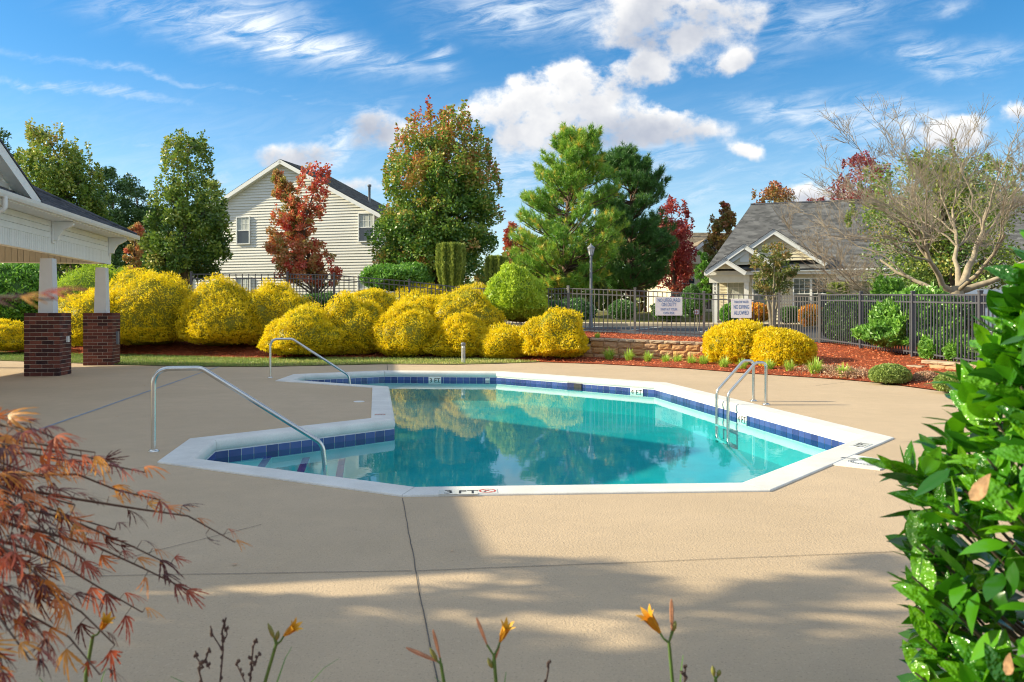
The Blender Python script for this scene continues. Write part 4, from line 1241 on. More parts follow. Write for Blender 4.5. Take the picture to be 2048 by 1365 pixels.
def house_left():
    th = R(16); e1 = Vector((-math.cos(th), math.sin(th), 0)); e2 = Vector((math.sin(th), math.cos(th), 0)); out = -e2
    Rr = Vector((-7.45, 45.5, 1.3))
    h = thing('gabled_house', 'cream two storey house with a broad siding gable behind the red maple', 'house', Rr)
    Wd, ze, za, dep = 12.6, 6.95, 10.30, 4.8
    def w(s, d, z): return Rr + e1 * s + e2 * d + Vector((0, 0, z - Rr.z))
    body = MB(); 
    pts = [w(0, .03, 1.2), w(Wd, .03, 1.2), w(Wd, .03, ze), w(Wd / 2, .03, za), w(0, .03, ze)]
    body.prism(pts, e2, dep); wall = body.build('wall', M['siding'], h)
    ch = .165; z = 1.35
    while z < za - .2:
        half = Wd / 2 if z < ze else (za - z) / (za - ze) * Wd / 2 - .02
        s0, s1 = Wd / 2 - half, Wd / 2 + half
        a, b = w(s0, 0, z), w(s1, 0, z); up = Vector((0, 0, 1))
        mb = MB(); a2, b2 = a + out * .05, b + out * .05; t0, t1 = a + up * (ch + .004) + out * .004, b + up * (ch + .004) + out * .004
        if z > ze - ch:
            hf2 = max(.02, (za - z - ch) / (za - ze) * Wd / 2 - .02); t0 = w(Wd / 2 - min(half, hf2), 0, z + ch) + out * .004; t1 = w(Wd / 2 + min(half, hf2), 0, z + ch) + out * .004
        mb.add([a2, b2, t1, t0, a + e2 * .02, b + e2 * .02], [(0, 1, 2, 3), (0, 4, 5, 1)])
        mb.build('siding_plank', M['siding'], wall); z += ch
    for s, zz, ww, hh in ((8.55, 5.55, .82, 1.55), (.42, 5.5, .9, 1.55), (.42, 2.0, .95, 1.5), (8.5, 2.0, .9, 1.5)):
        window(h, w(s + ww, -.075, zz), -e1, Z3, out, ww, hh, 3, 2, blind=True)
    # roof
    ov = .35; sl = (za - ze) / (Wd / 2)
    for sgn in (0, 1):
        def rp(s, d): 
            return w(s if sgn == 0 else Wd - s, d, ze + s * sl + .10)
        shingled(rp(-.45, -ov), rp(-.45, dep + ov), rp(Wd / 2, dep + ov), rp(Wd / 2, -ov), 'shingle_grey', h)
        # rake board and soffit
        lo, hi = rp(-.45, -ov), rp(Wd / 2, -ov); dd = (hi - lo).normalized(); nn = dd.cross(e2); nn = nn if nn.z > 0 else -nn
        MB().box((lo + hi) / 2 - nn * .12 - e2 * .0, ((hi - lo).length, .22, .035), (dd, nn, e2)).build('rake_board', M['white_trim'], h)
        MB().box((lo + hi) / 2 - nn * .20 + e2 * .19, ((hi - lo).length, .34, .02), (dd, e2, nn)).build('rake_soffit', M['white_trim'], h)
        # eave
        e0 = rp(-.45, dep / 2) ; MB().box(e0 - Z3 * .16, (dep + 2 * ov - .05, .03, .2), (e2, e1, Z3)).build('fascia', M['white_trim'], h)
        c = rp(-.22, dep / 2); MB().box(Vector((c.x, c.y, ze - .17)), (dep + .5, .46, .02), (e2, e1, Z3)).build('eave_soffit', M['white_trim'], h)
        g = rp(-.52, dep / 2); MB().tube([Vector((g.x, g.y, ze - .10)) - e2 * (dep / 2 + .3), Vector((g.x, g.y, ze - .10)) + e2 * (dep / 2)], .07, 8).build('gutter', M['white_pvc'], h)
    g = w(-.40, -.05, ze - .12); MB().tube(fillet([g + Z3 * 0, g + e1 * .08 - Z3 * .35, g + e1 * .33 - Z3 * .62, g + e1 * .33 - Z3 * 5.0], .15, 4), .045, 8).build('downspout', M['white_pvc'], h)
    for s in (-.0, Wd): MB().box(w(s, -.03, (1.2 + ze) / 2), (.12, .1, ze - 1.25), (e1, e2, Z3)).build('corner_board', M['white_trim'], h)
    # roof vent pipe and small dish
    v = w(1.9, 2.4, ze + 1.9 * sl + .1); MB().lathe(v, [(.09, -.1), (.075, .0), (.075, .95), (.12, .97), (.12, 1.08), (.02, 1.10)], 10).build('vent_pipe', M['lamp_metal'], h)
    v = w(.35, 1.2, ze + .35 * sl + .12)
    dish = MB().lathe((0, 0, 0), [(.30, .08), (.2, .035), (.02, .0)], 16).build('satellite_dish', M['lamp_metal'], h); dish.location = v + Z3 * .35 - Rr; dish.rotation_euler = (R(62), 0, R(-30))
    MB().tube([v - Z3 * .1, v + Z3 * .35], .025, 6).build('dish_mast', M['lamp_metal'], h)
house_left()

def house_right():
    th = R(18); e1 = Vector((math.cos(th), -math.sin(th), 0)); e2 = Vector((math.sin(th), math.cos(th), 0)); out = -e2
    O = Vector((11.04, 43.5, .95))
    h = thing('bungalow', 'cream single storey house with grey hip roof and small front gables', 'house', O)
    def w(t, d, z): return O + e1 * t + e2 * d + Vector((0, 0, z - O.z))
    ze, W = 3.45, 21.0
    def laps(parent, t0, t1, d, z0, z1, mat='siding_yellow', ch=.17, fn=None):
        z = z0
        while z < z1 - .03:
            hh = min(ch, z1 - z); a0, a1 = (t0, t1) if fn is None else fn(z + hh * .6)
            if a1 - a0 > .08:
                a, b = w(a0, d, z), w(a1, d, z)
                MB().add([a + out * .045, b + out * .045, b + Z3 * hh + out * .004, a + Z3 * hh + out * .004, a, b], [(0, 1, 2, 3), (0, 4, 5, 1)]).build('siding_plank', M[mat], parent)
            z += hh
    def box(t0, t1, d0, d1, z0, z1, name, mat, parent=h):
        return MB().box(w((t0 + t1) / 2, (d0 + d1) / 2, (z0 + z1) / 2), (t1 - t0, d1 - d0, z1 - z0), (e1, e2, Z3)).build(name, M[mat], parent)
    # walls: porch recess t 0..1.55, main wall, second porch recess 6.2..8.9
    wm = box(1.75, 6.15, .04, 12.3, .8, ze, 'wall', 'siding_yellow'); laps(wm, 1.62, 6.15, .04, 1.0, ze)
    wp = box(.25, 1.74, 1.4, 12.3, .8, ze, 'wall', 'siding_yellow'); laps(wp, .15, 1.75, 1.4, 1.0, ze)
    wq = box(6.16, 9.2, 1.4, 12.3, .8, ze, 'wall', 'siding_yellow'); laps(wq, 6.16, 9.2, 1.4, 1.0, ze)
    wr = box(9.22, W, .04, 12.3, .8, ze, 'wall', 'siding_yellow'); laps(wr, 9.22, 13, .04, 1.0, ze)
    # porch posts and beams
    for t in (-.12, 1.52, 6.3, 8.95): box(t, t + .24, -.10, .14, .85, ze - .02, 'porch_column', 'white_trim')
    nb = box(-.119, .119, -.104, -.101, 2.28, 3.08, 'number_board', 'white_trim')
    for i, ch in enumerate('209'): text('lettering', ch, .15, w(0, -.106, 2.88 - i * .24), e1, Z3, M['black'], nb, off=.004)
    for t0, t1 in ((-.3, 1.8), (6.1, 9.3)): box(t0, t1, -.16, .2, ze - .42, ze + .06, 'porch_beam', 'white_trim')
    box(-.1, 1.7, .1, 1.35, .86, .97, 'porch_floor', 'concrete'); box(6.2, 9.1, .1, 1.35, .86, .97, 'porch_floor', 'concrete')
    # openings
    window(h, w(.62, 1.33, 1.25), e1, Z3, out, .82, 1.85, 3, 3, blind=True)
    window(h, w(4.05, -.03, 1.62), e1, Z3, out, .78, 1.55, 3, 3); window(h, w(4.95, -.03, 1.62), e1, Z3, out, .78, 1.55, 3, 3)
    window(h, w(2.0, -.03, 1.62), e1, Z3, out, .78, 1.55, 3, 3)
    window(h, w(6.75, 1.33, 1.75), e1, Z3, out, .95, 1.45, 3, 3, blind=True); window(h, w(7.9, 1.33, 1.75), e1, Z3, out, .85, 1.45, 3, 3, blind=True)
    window(h, w(9.9, -.03, 1.62), e1, Z3, out, .9, 1.5, 3, 3)
    gd = box(13.4, 18.2, -.01, .03, .9, 3.1, 'garage_door', 'white_trim')
    for r in range(4):
        for c in range(6): box(13.5 + c * .78, 13.5 + c * .78 + .70, -.028, -.012, .98 + r * .52, 1.44 + r * .52, 'door_panel', 'white_board', gd)
    # main roof
    er = 3.62; sl = .66; rd = 6.15; zr = er + (rd + .45) * sl; tl = -.55; tr = W + .5
    A, B = w(tl, -.45, er), w(tr, -.45, er); C_, D = w(tr - 2.3, rd, zr), w(tl + 2.3, rd, zr); E_, G_ = w(tr, 12.75, er), w(tl, 12.75, er)
    shingled(A, B, C_, D, 'shingle_grey', h); shingled(E_, G_, D, C_, 'shingle_grey', h)
    shingled(G_, A, D, D + e1 * .001, 'shingle_grey', h); shingled(B, E_, C_ + e1 * .001, C_, 'shingle_grey', h)
    MB().tube([D - e1 * .05 + Z3 * .03, C_ + Z3 * .03], .07, 6).build('ridge_cap', M['shingle_dark'], h)
    box(tl, tr, -.47, -.43, er - .20, er + .02, 'fascia', 'white_trim'); box(tl + .02, tr, -.42, .05, er - .19, er - .16, 'soffit', 'white_trim')
    MB().tube([w(1.9, -.53, er - .03), w(tr, -.53, er - .03)], .06, 8).build('gutter', M['white_pvc'], h)
    box(tl, tl + .04, -.42, 12.7, er - .2, er + .02, 'fascia', 'white_trim')
    # front gables
    def gable(tc, half, zb, za, d, vent=True, name='gable'):
        tri = [w(tc - half, d + .02, zb), w(tc + half, d + .02, zb), w(tc, d + .02, za - .05)]
        g = MB().prism(tri, e2, .05).build(name, M['siding_yellow'], h)
        laps(g, 0, 0, d, zb, za - .2, fn=lambda z: (tc - half * (za - z) / (za - zb) + .05, tc + half * (za - z) / (za - zb) - .05))
        s = (za - zb) / half
        for sg in (-1, 1):
            lo, hi = w(tc + sg * (half + .28), d - .38, zb - .28 * s), w(tc, d - .38, za)
            dd = (hi - lo).normalized(); nn = dd.cross(e2); nn = nn if nn.z > 0 else -nn
            MB().box((lo + hi) / 2 - nn * .11, ((hi - lo).length + .02, .22, .04), (dd, nn, e2)).build('rake_board', M['white_trim'], g)
            MB().box((lo + hi) / 2 - nn * .21 + e2 * .2, ((hi - lo).length, .40, .02), (dd, e2, nn)).build('rake_soffit', M['white_trim'], g)
            dep = (za - er) / sl + .8
            a, b = lo - e2 * .05, hi - e2 * .05
            shingled(a, lo + e2 * ((lo.z - er) / sl + .6 if lo.z > er else .6), hi + e2 * dep, b, 'shingle_grey', g, name='gable_roof')
        if vent:
            vb = MB().box(w(tc, d - .035, zb + (za - zb) * .40), (.46, .03, .55), (e1, e2, Z3)).build('gable_vent', M['white_trim'], g)
        return g
    gable(3.03, 2.35, 4.15, 5.78, -.32); gable(1.56, 1.55, 3.95, 5.02, -.55); gable(.62, .80, 3.72, 4.25, -1.15, False)
    slab([w(1.3, -.62, 3.66), w(6.0, -.62, 3.66), w(6.0, .3, 4.2), w(1.3, .3, 4.2)], .05, 'skirt_roof', 'shingle_grey', h)
house_right()

def house_far():
    O = Vector((11.5, 68, 1.5)); h = thing('far_house', 'distant tan roofed house between the pines and the grey roofed house', 'house', O)
    X, Y = Vector((1, 0, 0)), Vector((0, 1, 0))
    zr = at(1380, 466, 74).z; 
    MB().box(O + Vector((7, 6, 2.2)), (10, 12, 4.4)).build('wall', M['siding_yellow'], h)
    a, b = O + Vector((1.4, -.5, 4.4)), O + Vector((12.6, -.5, 4.4)); c, d = O + Vector((12.6, 6, 0)), O + Vector((1.4, 6, 0)); c.z = d.z = zr
    shingled(a, b, c, d, 'shingle_tan', h, .25); shingled(b + Y * 13, a + Y * 13, d, c, 'shingle_tan', h, .25)
    gx = O + Vector((4.6, -1.2, 0)); g = MB().prism([gx + Vector((-2.3, 0, 4.0)), gx + Vector((2.3, 0, 4.0)), gx + Vector((0, 0, 5.9))], Y, 3).build('gable', M['siding_yellow'], h)
    for s in (-1, 1):
        lo, hi = gx + Vector((s * 2.7, -.4, 3.75)), gx + Vector((0, -.4, 6.0)); dd = (hi - lo).normalized(); nn = dd.cross(Y); nn = nn if nn.z > 0 else -nn
        MB().box((lo + hi) / 2 - nn * .12, ((hi - lo).length, .26, .06), (dd, nn, Y)).build('rake_board', M['white_trim'], g)
        slab([lo, hi, hi + Y * 4, lo + Y * 4], .06, 'gable_roof', 'shingle_tan', g)
    MB().box(O + Vector((7, -.3, 4.25)), (10.4, .3, .25)).build('fascia', M['white_trim'], h)
    for x in (3.0, 7.2, 9.4): window(h, O + Vector((x, -.02, 1.2)), X, Z3, -Y, 1.0, 1.6, 2, 2)
    MB().tube([O + Vector((2.6, 5, zr - 1)), O + Vector((2.6, 5, zr + .9))], .12, 8).build('vent_pipe', M['lamp_metal'], h)
house_far()

# ================================================================ parked cars
M['car_white'] = pmat('white_car_paint', (.72, .73, .74), .25, .02, 3, spec=.6); M['car_dark'] = pmat('dark_car_paint', (.03, .035, .045), .22, .05, 3, spec=.6)
M['tyre'] = pmat('tyre_rubber', (.02, .02, .02), .85, .1, 8); M['tail'] = pmat('tail_lamp', (.35, .02, .02), .2, .05, 5)
def car(pos, yaw, paint, label, group='parked cars'):
    t = thing('parked_car', label, 'car', pos, group)
    c, s = math.cos(yaw), math.sin(yaw); ex = Vector((c, s, 0)); ey = Vector((-s, c, 0)); P = Vector(pos)
    def q(x, y, z): return P + ex * x + ey * y + Z3 * z
    W = .88
    prof = [(-2.25, .35), (-2.28, .75), (-2.15, 1.0), (-1.95, 1.06), (-1.55, 1.62), (-1.2, 1.70), (.35, 1.68), (.75, 1.58), (1.35, 1.08), (2.1, .95), (2.28, .75), (2.3, .4), (2.1, .28), (-2.1, .28)]
    mb = MB(); n = len(prof); rows = []
    for y, k in ((-W, .94), (-W * .97, 1.0), (0, 1.012), (W * .97, 1.0), (W, .94)):
        inset_ = [(x * (1 if z < 1.0 else 1), y * (1 - max(0, z - 1.0) * .28), .28 + (z - .28) * k) for x, z in prof]; rows.append([q(*p) for p in inset_])
    vs = sum(rows, []); fs = [tuple(range(n)), tuple(range(4 * n, 5 * n))[::-1]]
    for r in range(4):
        for i in range(n): fs.append((r * n + i, r * n + (i + 1) % n, (r + 1) * n + (i + 1) % n, (r + 1) * n + i))
    body = mb.add(vs, fs).build('body', M[paint], t)
    for sgn in (-1, 1):
        def sq(x, z): return q(x, sgn * (W * (1 - max(0, z - 1.0) * .28) + .004), .28 + (z - .28) * .945)
        for pts in ([(-1.78, 1.08), (-1.42, 1.55), (-.72, 1.60), (-.72, 1.08)], [(-.64, 1.08), (-.64, 1.60), (.28, 1.59), (.28, 1.08)], [(.36, 1.08), (.36, 1.58), (.66, 1.5), (1.15, 1.08)]):
            MB().prism([sq(x, z) for x, z in pts], ey * sgn, .006).build('side_window', M['glass'], t)
        MB().box(q(.95, sgn * (W + .09), 1.12), (.14, .16, .12), (ex, ey, Z3), .02).build('mirror', M[paint], t)
        for x in (-1.4, 1.42):
            cc = q(x, sgn * (W - .09), .33); m_ = MB()
            wh = MB().tube([cc - ey * .10, cc + ey * .10], [.33, .33], 20).build('wheel', M['tyre'], t)
            MB().tube([cc + ey * sgn * .095, cc + ey * sgn * .112], [.21, .19], 14).build('rim', M['steel'], wh)
        MB().box(q(2.2, sgn * .62, .78), (.12, .36, .13), (ex, ey, Z3), .02).build('headlight', M['lamp_glass'], t)
        MB().box(q(-2.22, sgn * .66, .86), (.10, .28, .18), (ex, ey, Z3), .02).build('tail_light', M['tail'], t)
        MB().box(q(-.2, sgn * (W + .002), .98), (.14, .02, .03), (ex, ey, Z3)).build('door_handle', M['black'], t)
    ws = MB().prism([q(.84, -.66, 1.50), q(.84, .66, 1.50), q(1.33, .74, 1.07), q(1.33, -.74, 1.07)], (ex + Z3 * .6).normalized(), .02).build('windscreen', M['glass'], t)
    MB().prism([q(-1.60, -.62, 1.56), q(-1.60, .62, 1.56), q(-1.93, .7, 1.10), q(-1.93, -.7, 1.10)], (-ex + Z3 * .5).normalized(), .02).build('rear_window', M['glass'], t)
    return t
car((17.6, 29.8, .56), R(8), 'car_white', 'white car parked behind the bare tree at the right edge')
car((14.6, 66, 1.75), R(60), 'car_dark', 'dark car on the far drive behind the round red sign')


# ================================================================ vegetation
Yel = [(.15, .15, .006), (.34, .275, .006), (.48, .365, .007), (.50, .395, .010)]
M['gold'] = leafmat('gold_thread_foliage', Yel, .46, .03)
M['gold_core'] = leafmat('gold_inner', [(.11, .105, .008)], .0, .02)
M['lime'] = leafmat('lime_foliage', [(.09, .15, .015), (.20, .29, .02), (.33, .40, .03)], .3, .04)
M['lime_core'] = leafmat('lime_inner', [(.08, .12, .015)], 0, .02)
M['green_shrub'] = leafmat('green_shrub', [(.03, .08, .012), (.07, .17, .02), (.14, .27, .035)], .3, .06)
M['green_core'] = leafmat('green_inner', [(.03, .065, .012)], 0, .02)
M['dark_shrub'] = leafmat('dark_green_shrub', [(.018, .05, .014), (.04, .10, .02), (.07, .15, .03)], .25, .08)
M['olive_mound'] = leafmat('olive_mound', [(.06, .085, .02), (.12, .17, .035), (.20, .25, .06)], .25, .05)
M['orange_shrub'] = leafmat('orange_shrub', [(.14, .15, .02), (.42, .26, .03), (.50, .18, .03)], .3, .04)
M['dry'] = leafmat('dry_leaf', [(.12, .07, .04), (.25, .15, .09), (.33, .22, .14)], .15, .03)

def bush_dirs(n, rng, zmin=-.55):
    out = np.empty((0, 3))
    while len(out) < n:
        d = rand_dirs(n, rng); out = np.concatenate([out, d[d[:, 2] > zmin]])
    return out[:n]
def bush(label, cat, x, y, zb, rx, ry, h, leaf, core, n, L=.09, W=.03, lump=.10, nl=9, seed=0, group=None, name='shrub', up=.3, spread=.7, zc=.42, power=1.0, tips=0.0):
    rng = np.random.default_rng(seed + 100)
    t = thing(name, label, cat, (x, y, zb), group)
    ld = bush_dirs(nl, rng, -.2); la = rng.uniform(.3, 1.0, nl) * lump; lk = rng.uniform(7, 22, nl)
    fr = rng.normal(size=(6, 3)) * 6; fp = rng.uniform(0, 6, 6)
    def rad(d):
        r = np.ones(len(d))
        for i in range(nl): r += la[i] * np.exp(lk[i] * (d @ ld[i] - 1))
        for i in range(6): r += lump * .10 * np.sin(d @ fr[i] + fp[i]) + .008 * np.sin(d @ fr[i] * 3.7 + fp[i] * 2) + .006 * np.sin(d @ fr[i] * 7.9 + fp[i] * 5)
        return r - lump * .35
    hc = h * zc; hu = h - hc
    dd_ = bush_dirs(900, rng, -.1); r_ = rad(dd_); topk = max(1.0, float(np.max(np.where(dd_[:, 2] > 0, dd_[:, 2], 0) * r_))); sidek = max(1.0, float(np.percentile(np.abs(dd_[:, 0]) * r_, 99.5)) * .97)
    def pos(d, k):
        r = rad(d)[:, None] * k
        s = np.where(d[:, 2:3] > 0, hu, hc * 1.12)
        dz = np.sign(d[:, 2:3]) * np.abs(d[:, 2:3]) ** power
        P = np.concatenate([d[:, 0:1] * rx, d[:, 1:2] * ry, dz * s], 1) * r
        P[:, 2] /= topk; P[:, :2] /= sidek
        P += np.array([x, y, zb + hc]); P[:, 2] = np.maximum(P[:, 2], zb - .02)
        return P
    # core surface
    nu, nv = 28, 16; th = np.linspace(0, 2 * np.pi, nu, endpoint=False); ph = np.linspace(-.5 * np.pi + .02, .5 * np.pi - .02, nv)
    T, Ph = np.meshgrid(th, ph); d = np.stack([np.cos(Ph) * np.cos(T), np.cos(Ph) * np.sin(T), np.sin(Ph)], -1).reshape(-1, 3)
    V = pos(d, np.full((len(d), 1), .90) + rng.uniform(-.03, .03, (len(d), 1)))
    idx = [(j * nu + i, j * nu + (i + 1) % nu, (j + 1) * nu + (i + 1) % nu, (j + 1) * nu + i) for j in range(nv - 1) for i in range(nu)]
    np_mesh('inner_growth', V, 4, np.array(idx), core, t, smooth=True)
    # sprigs grow in tufts, so the surface breaks into small heads with dark gaps between
    nt = max(1, n // 9); td = bush_dirs(nt, rng, -.75); tk = rng.uniform(.90, 1.03, (nt, 1)) + (rng.random((nt, 1)) < .05) * rng.uniform(0, .05, (nt, 1))
    w = rng.integers(0, nt, n); sz = 1.1 * L / max(rx, .2)
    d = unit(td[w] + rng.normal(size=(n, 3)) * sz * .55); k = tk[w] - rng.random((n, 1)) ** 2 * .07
    P = pos(d, k)
    nrm = unit(d / np.array([rx, ry, hu]))
    D = nrm * (1 - spread * .5) + unit(d - td[w] + 1e-6) * .55 + rng.normal(size=(n, 3)) * spread * .8 + np.array([0, 0, up])
    cl = np.zeros(n)
    for i in range(6): cl += np.sin(d @ fr[i] * 1.5 + fp[i])
    cl = cl + rng.normal(0, 1.3, nt)[w]
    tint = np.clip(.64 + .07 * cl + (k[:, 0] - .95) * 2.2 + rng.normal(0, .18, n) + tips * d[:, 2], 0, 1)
    P -= unit(D) * np.asarray(L) * .35
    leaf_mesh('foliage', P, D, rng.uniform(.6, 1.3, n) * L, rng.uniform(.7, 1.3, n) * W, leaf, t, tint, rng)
    return t
YG = 'rounded gold thread cypress shrubs on the bank'
def ybush(label, px, hw, top, base, Y, n=26000, seed=0, leaf='gold', core='gold_core', group=YG, depth=1.0, cat='shrub', z=None, **kw):
    x = (px - CX) / F_PX * Y; zb = EYE - (base - HY) / F_PX * Y if z is None else z; zt_ = EYE - (top - HY) / F_PX * Y
    rx = hw * 1.12 / F_PX * Y
    return bush(label, cat, x, Y, zb - .03, rx, rx * depth, zt_ - zb + .03, M[leaf], M[core], n, seed=seed, group=group, **kw)
K = dict(L=.095, W=.022, lump=.22, nl=16, spread=.9, zc=.27)
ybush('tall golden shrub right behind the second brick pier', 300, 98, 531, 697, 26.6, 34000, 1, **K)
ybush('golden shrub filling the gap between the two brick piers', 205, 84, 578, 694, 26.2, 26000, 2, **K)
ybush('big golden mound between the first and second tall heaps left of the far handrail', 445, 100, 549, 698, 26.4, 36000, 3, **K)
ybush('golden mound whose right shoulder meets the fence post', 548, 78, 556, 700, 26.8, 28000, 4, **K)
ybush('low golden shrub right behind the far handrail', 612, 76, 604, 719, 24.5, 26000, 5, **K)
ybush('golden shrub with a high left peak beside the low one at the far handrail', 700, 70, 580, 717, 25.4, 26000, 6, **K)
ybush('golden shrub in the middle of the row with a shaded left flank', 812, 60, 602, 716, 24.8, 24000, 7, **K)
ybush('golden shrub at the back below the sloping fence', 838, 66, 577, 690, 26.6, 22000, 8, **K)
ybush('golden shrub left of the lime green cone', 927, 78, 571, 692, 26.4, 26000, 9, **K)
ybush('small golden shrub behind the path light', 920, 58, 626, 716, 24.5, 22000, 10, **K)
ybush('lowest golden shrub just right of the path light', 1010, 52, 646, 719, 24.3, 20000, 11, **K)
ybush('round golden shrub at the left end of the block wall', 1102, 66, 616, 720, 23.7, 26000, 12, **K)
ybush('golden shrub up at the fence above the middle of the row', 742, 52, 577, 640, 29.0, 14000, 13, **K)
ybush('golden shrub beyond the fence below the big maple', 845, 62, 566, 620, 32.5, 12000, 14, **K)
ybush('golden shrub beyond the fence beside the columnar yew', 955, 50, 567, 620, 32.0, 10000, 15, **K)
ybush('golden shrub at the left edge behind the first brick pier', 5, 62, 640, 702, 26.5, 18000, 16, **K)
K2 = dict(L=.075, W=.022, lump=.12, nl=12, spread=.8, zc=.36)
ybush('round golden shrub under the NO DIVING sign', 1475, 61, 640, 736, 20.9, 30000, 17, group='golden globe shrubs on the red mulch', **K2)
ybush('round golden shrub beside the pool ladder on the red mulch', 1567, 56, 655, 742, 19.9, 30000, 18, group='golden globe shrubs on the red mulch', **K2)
ybush('yellow green cypress mass seen between the pavilion columns', 175, 80, 527, 690, 28.6, 26000, 19, 'lime', 'lime_core', None, **K)
ybush('yellow green shrub just right of the second pavilion column', 235, 50, 530, 690, 29.0, 16000, 20, 'lime', 'lime_core', None, **K)
ybush('dark leafy green shrub at the left edge under the pavilion beam', 25, 95, 520, 690, 29.5, 16000, 21, 'green_shrub', 'green_core', None, L=.16, W=.07, lump=.14)
ybush('lime green cone shaped shrub in front of the pine', 1035, 70, 526, 650, 27.6, 30000, 22, 'lime', 'lime_core', None, L=.12, W=.032, lump=.24, nl=14, spread=.9, power=1.25, zc=.30)
ybush('mid green leafy mound below the big maple beyond the fence', 792, 62, 524, 590, 33.5, 14000, 23, 'green_shrub', 'green_core', None, L=.15, W=.06, lump=.40, nl=14, spread=1.0)
M['yew'] = leafmat('yew_foliage', [(.05, .08, .015), (.13, .17, .03), (.24, .27, .05)], .2, .03)
def yew(label, px, hw, top, base, Y, seed, n=16000):
    rng = np.random.default_rng(seed); x = (px - CX) / F_PX * Y; zb = EYE - (base - HY) / F_PX * Y; H = EYE - (top - HY) / F_PX * Y - zb; r = hw / F_PX * Y
    t = thing('columnar_yew', label, 'shrub', (x, Y, zb), 'columnar yews')
    a = rng.uniform(0, 2 * np.pi, n); hz = rng.uniform(0, 1, n); ridge = 1 + .10 * np.sin(a * 9 + 2) + .05 * np.sin(a * 17)
    rr = r * ridge * (.80 + .28 * np.minimum(1, hz * 2)) * np.where(hz > .93, .92, 1) * rng.uniform(.82, 1.03, n)
    top_ = rng.random(n) < .12; hz = np.where(top_, rng.uniform(.94, 1.02, n), hz); rr = np.where(top_, rr * np.sqrt(rng.random(n)), rr)
    P = np.stack([x + rr * np.cos(a), Y + rr * np.sin(a), zb + hz * H], 1)
    D = np.stack([np.cos(a) * .35, np.sin(a) * .35, np.ones(n)], 1) + rng.normal(size=(n, 3)) * .28
    leaf_mesh('foliage', P, D, rng.uniform(.07, .15, n), .035, M['yew'], t, np.clip(.5 + 2.5 * (ridge - 1) + rng.normal(0, .2, n), 0, 1), rng)
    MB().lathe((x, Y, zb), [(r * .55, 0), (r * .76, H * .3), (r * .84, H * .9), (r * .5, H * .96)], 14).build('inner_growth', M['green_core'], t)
yew('columnar dark yew with a flat top in front of the big maple', 902, 24, 492, 582, 32.5, 31)
yew('shorter columnar yew half hidden behind the lime green cone', 994, 20, 517, 582, 32.5, 32, 10000)
yew('small columnar yew beside the bungalow window behind the side fence', 1677, 17, 570, 640, 36, 33, 8000)

# hedges and shrubs right of the gate
bush('clipped dark green hedge block behind the side fence', 'hedge', 10.55, 24.6, .45, .80, 1.3, 1.50, M['dark_shrub'], M['green_core'], 22000, L=.085, W=.04, lump=.05, seed=40, name='hedge', power=.6)
bush('sprawling bright green shrub growing through the side fence', 'shrub', 9.95, 20.3, .34, 1.05, 1.35, 1.75, M['green_shrub'], M['green_core'], 20000, L=.13, W=.055, lump=.5, nl=14, seed=41, name='shrub', up=.6, zc=.25, spread=1.0)
bush('small green shrub at the foot of the side fence post', 'shrub', 9.75, 18.5, .30, .30, .38, .55, M['green_shrub'], M['green_core'], 5000, L=.09, W=.045, lump=.2, seed=42)
bush('small green shrub behind the low block wall', 'shrub', 9.85, 17.5, .28, .38, .40, .62, M['green_shrub'], M['green_core'], 6000, L=.09, W=.045, lump=.2, seed=43)
bush('dull green shrub beyond the side fence in front of the bare tree trunk', 'shrub', 12.0, 22.5, .5, 1.1, .9, 1.55, M['dark_shrub'], M['green_core'], 14000, L=.10, W=.05, lump=.2, seed=44)
bush('tall bright green shrub behind the side fence below the bungalow roof', 'shrub', 11.7, 24.8, .5, .8, .8, 2.1, M['green_shrub'], M['green_core'], 14000, L=.12, W=.055, lump=.22, seed=45, zc=.3)
bush('dark green shrub at the far right behind the low block wall', 'shrub', 10.9, 17.2, .3, .6, .6, .8, M['dark_shrub'], M['green_core'], 8000, L=.09, W=.045, lump=.2, seed=46)
G3 = 'clipped low mounds at the deck edge'
def mound(px, py, hw, h, lab, leaf, seed, n=9000, zc=.35):
    p = gp(px, py, .02); r = hw / F_PX * p.y
    bush(lab, 'shrub', p.x, p.y + r * .75, .03, r, r * .8, h, M[leaf], M['green_core'], n, L=.045, W=.022, lump=.06, seed=seed, group=G3, zc=zc)
mound(1795, 770, 41, .37, 'largest low clipped green mound at the mulch edge', 'olive_mound', 50, 13000)
mound(1861, 769, 25, .22, 'thin brownish low mound between two clipped green ones', 'dry', 51, 3500)
mound(1915, 787, 33, .34, 'low clipped green mound nearest the glossy shrub', 'olive_mound', 52, 11000)
# shrubs by the bungalow
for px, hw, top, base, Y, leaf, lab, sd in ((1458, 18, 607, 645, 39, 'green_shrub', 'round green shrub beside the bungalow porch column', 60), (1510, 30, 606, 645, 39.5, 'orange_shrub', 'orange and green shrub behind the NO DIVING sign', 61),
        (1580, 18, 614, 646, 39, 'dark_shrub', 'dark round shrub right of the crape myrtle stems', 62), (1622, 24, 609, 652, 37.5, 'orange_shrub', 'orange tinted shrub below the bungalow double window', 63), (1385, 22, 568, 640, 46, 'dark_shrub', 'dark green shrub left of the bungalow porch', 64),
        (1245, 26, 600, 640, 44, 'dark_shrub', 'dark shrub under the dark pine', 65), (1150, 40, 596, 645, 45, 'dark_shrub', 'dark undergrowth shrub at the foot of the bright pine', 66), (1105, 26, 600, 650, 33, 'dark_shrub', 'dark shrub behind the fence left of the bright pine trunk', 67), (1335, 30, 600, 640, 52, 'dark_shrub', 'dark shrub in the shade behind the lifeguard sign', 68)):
    ybush(lab, px, hw, top, base, Y, 6000, sd, leaf, 'green_core', None, L=.12, W=.06, lump=.2)
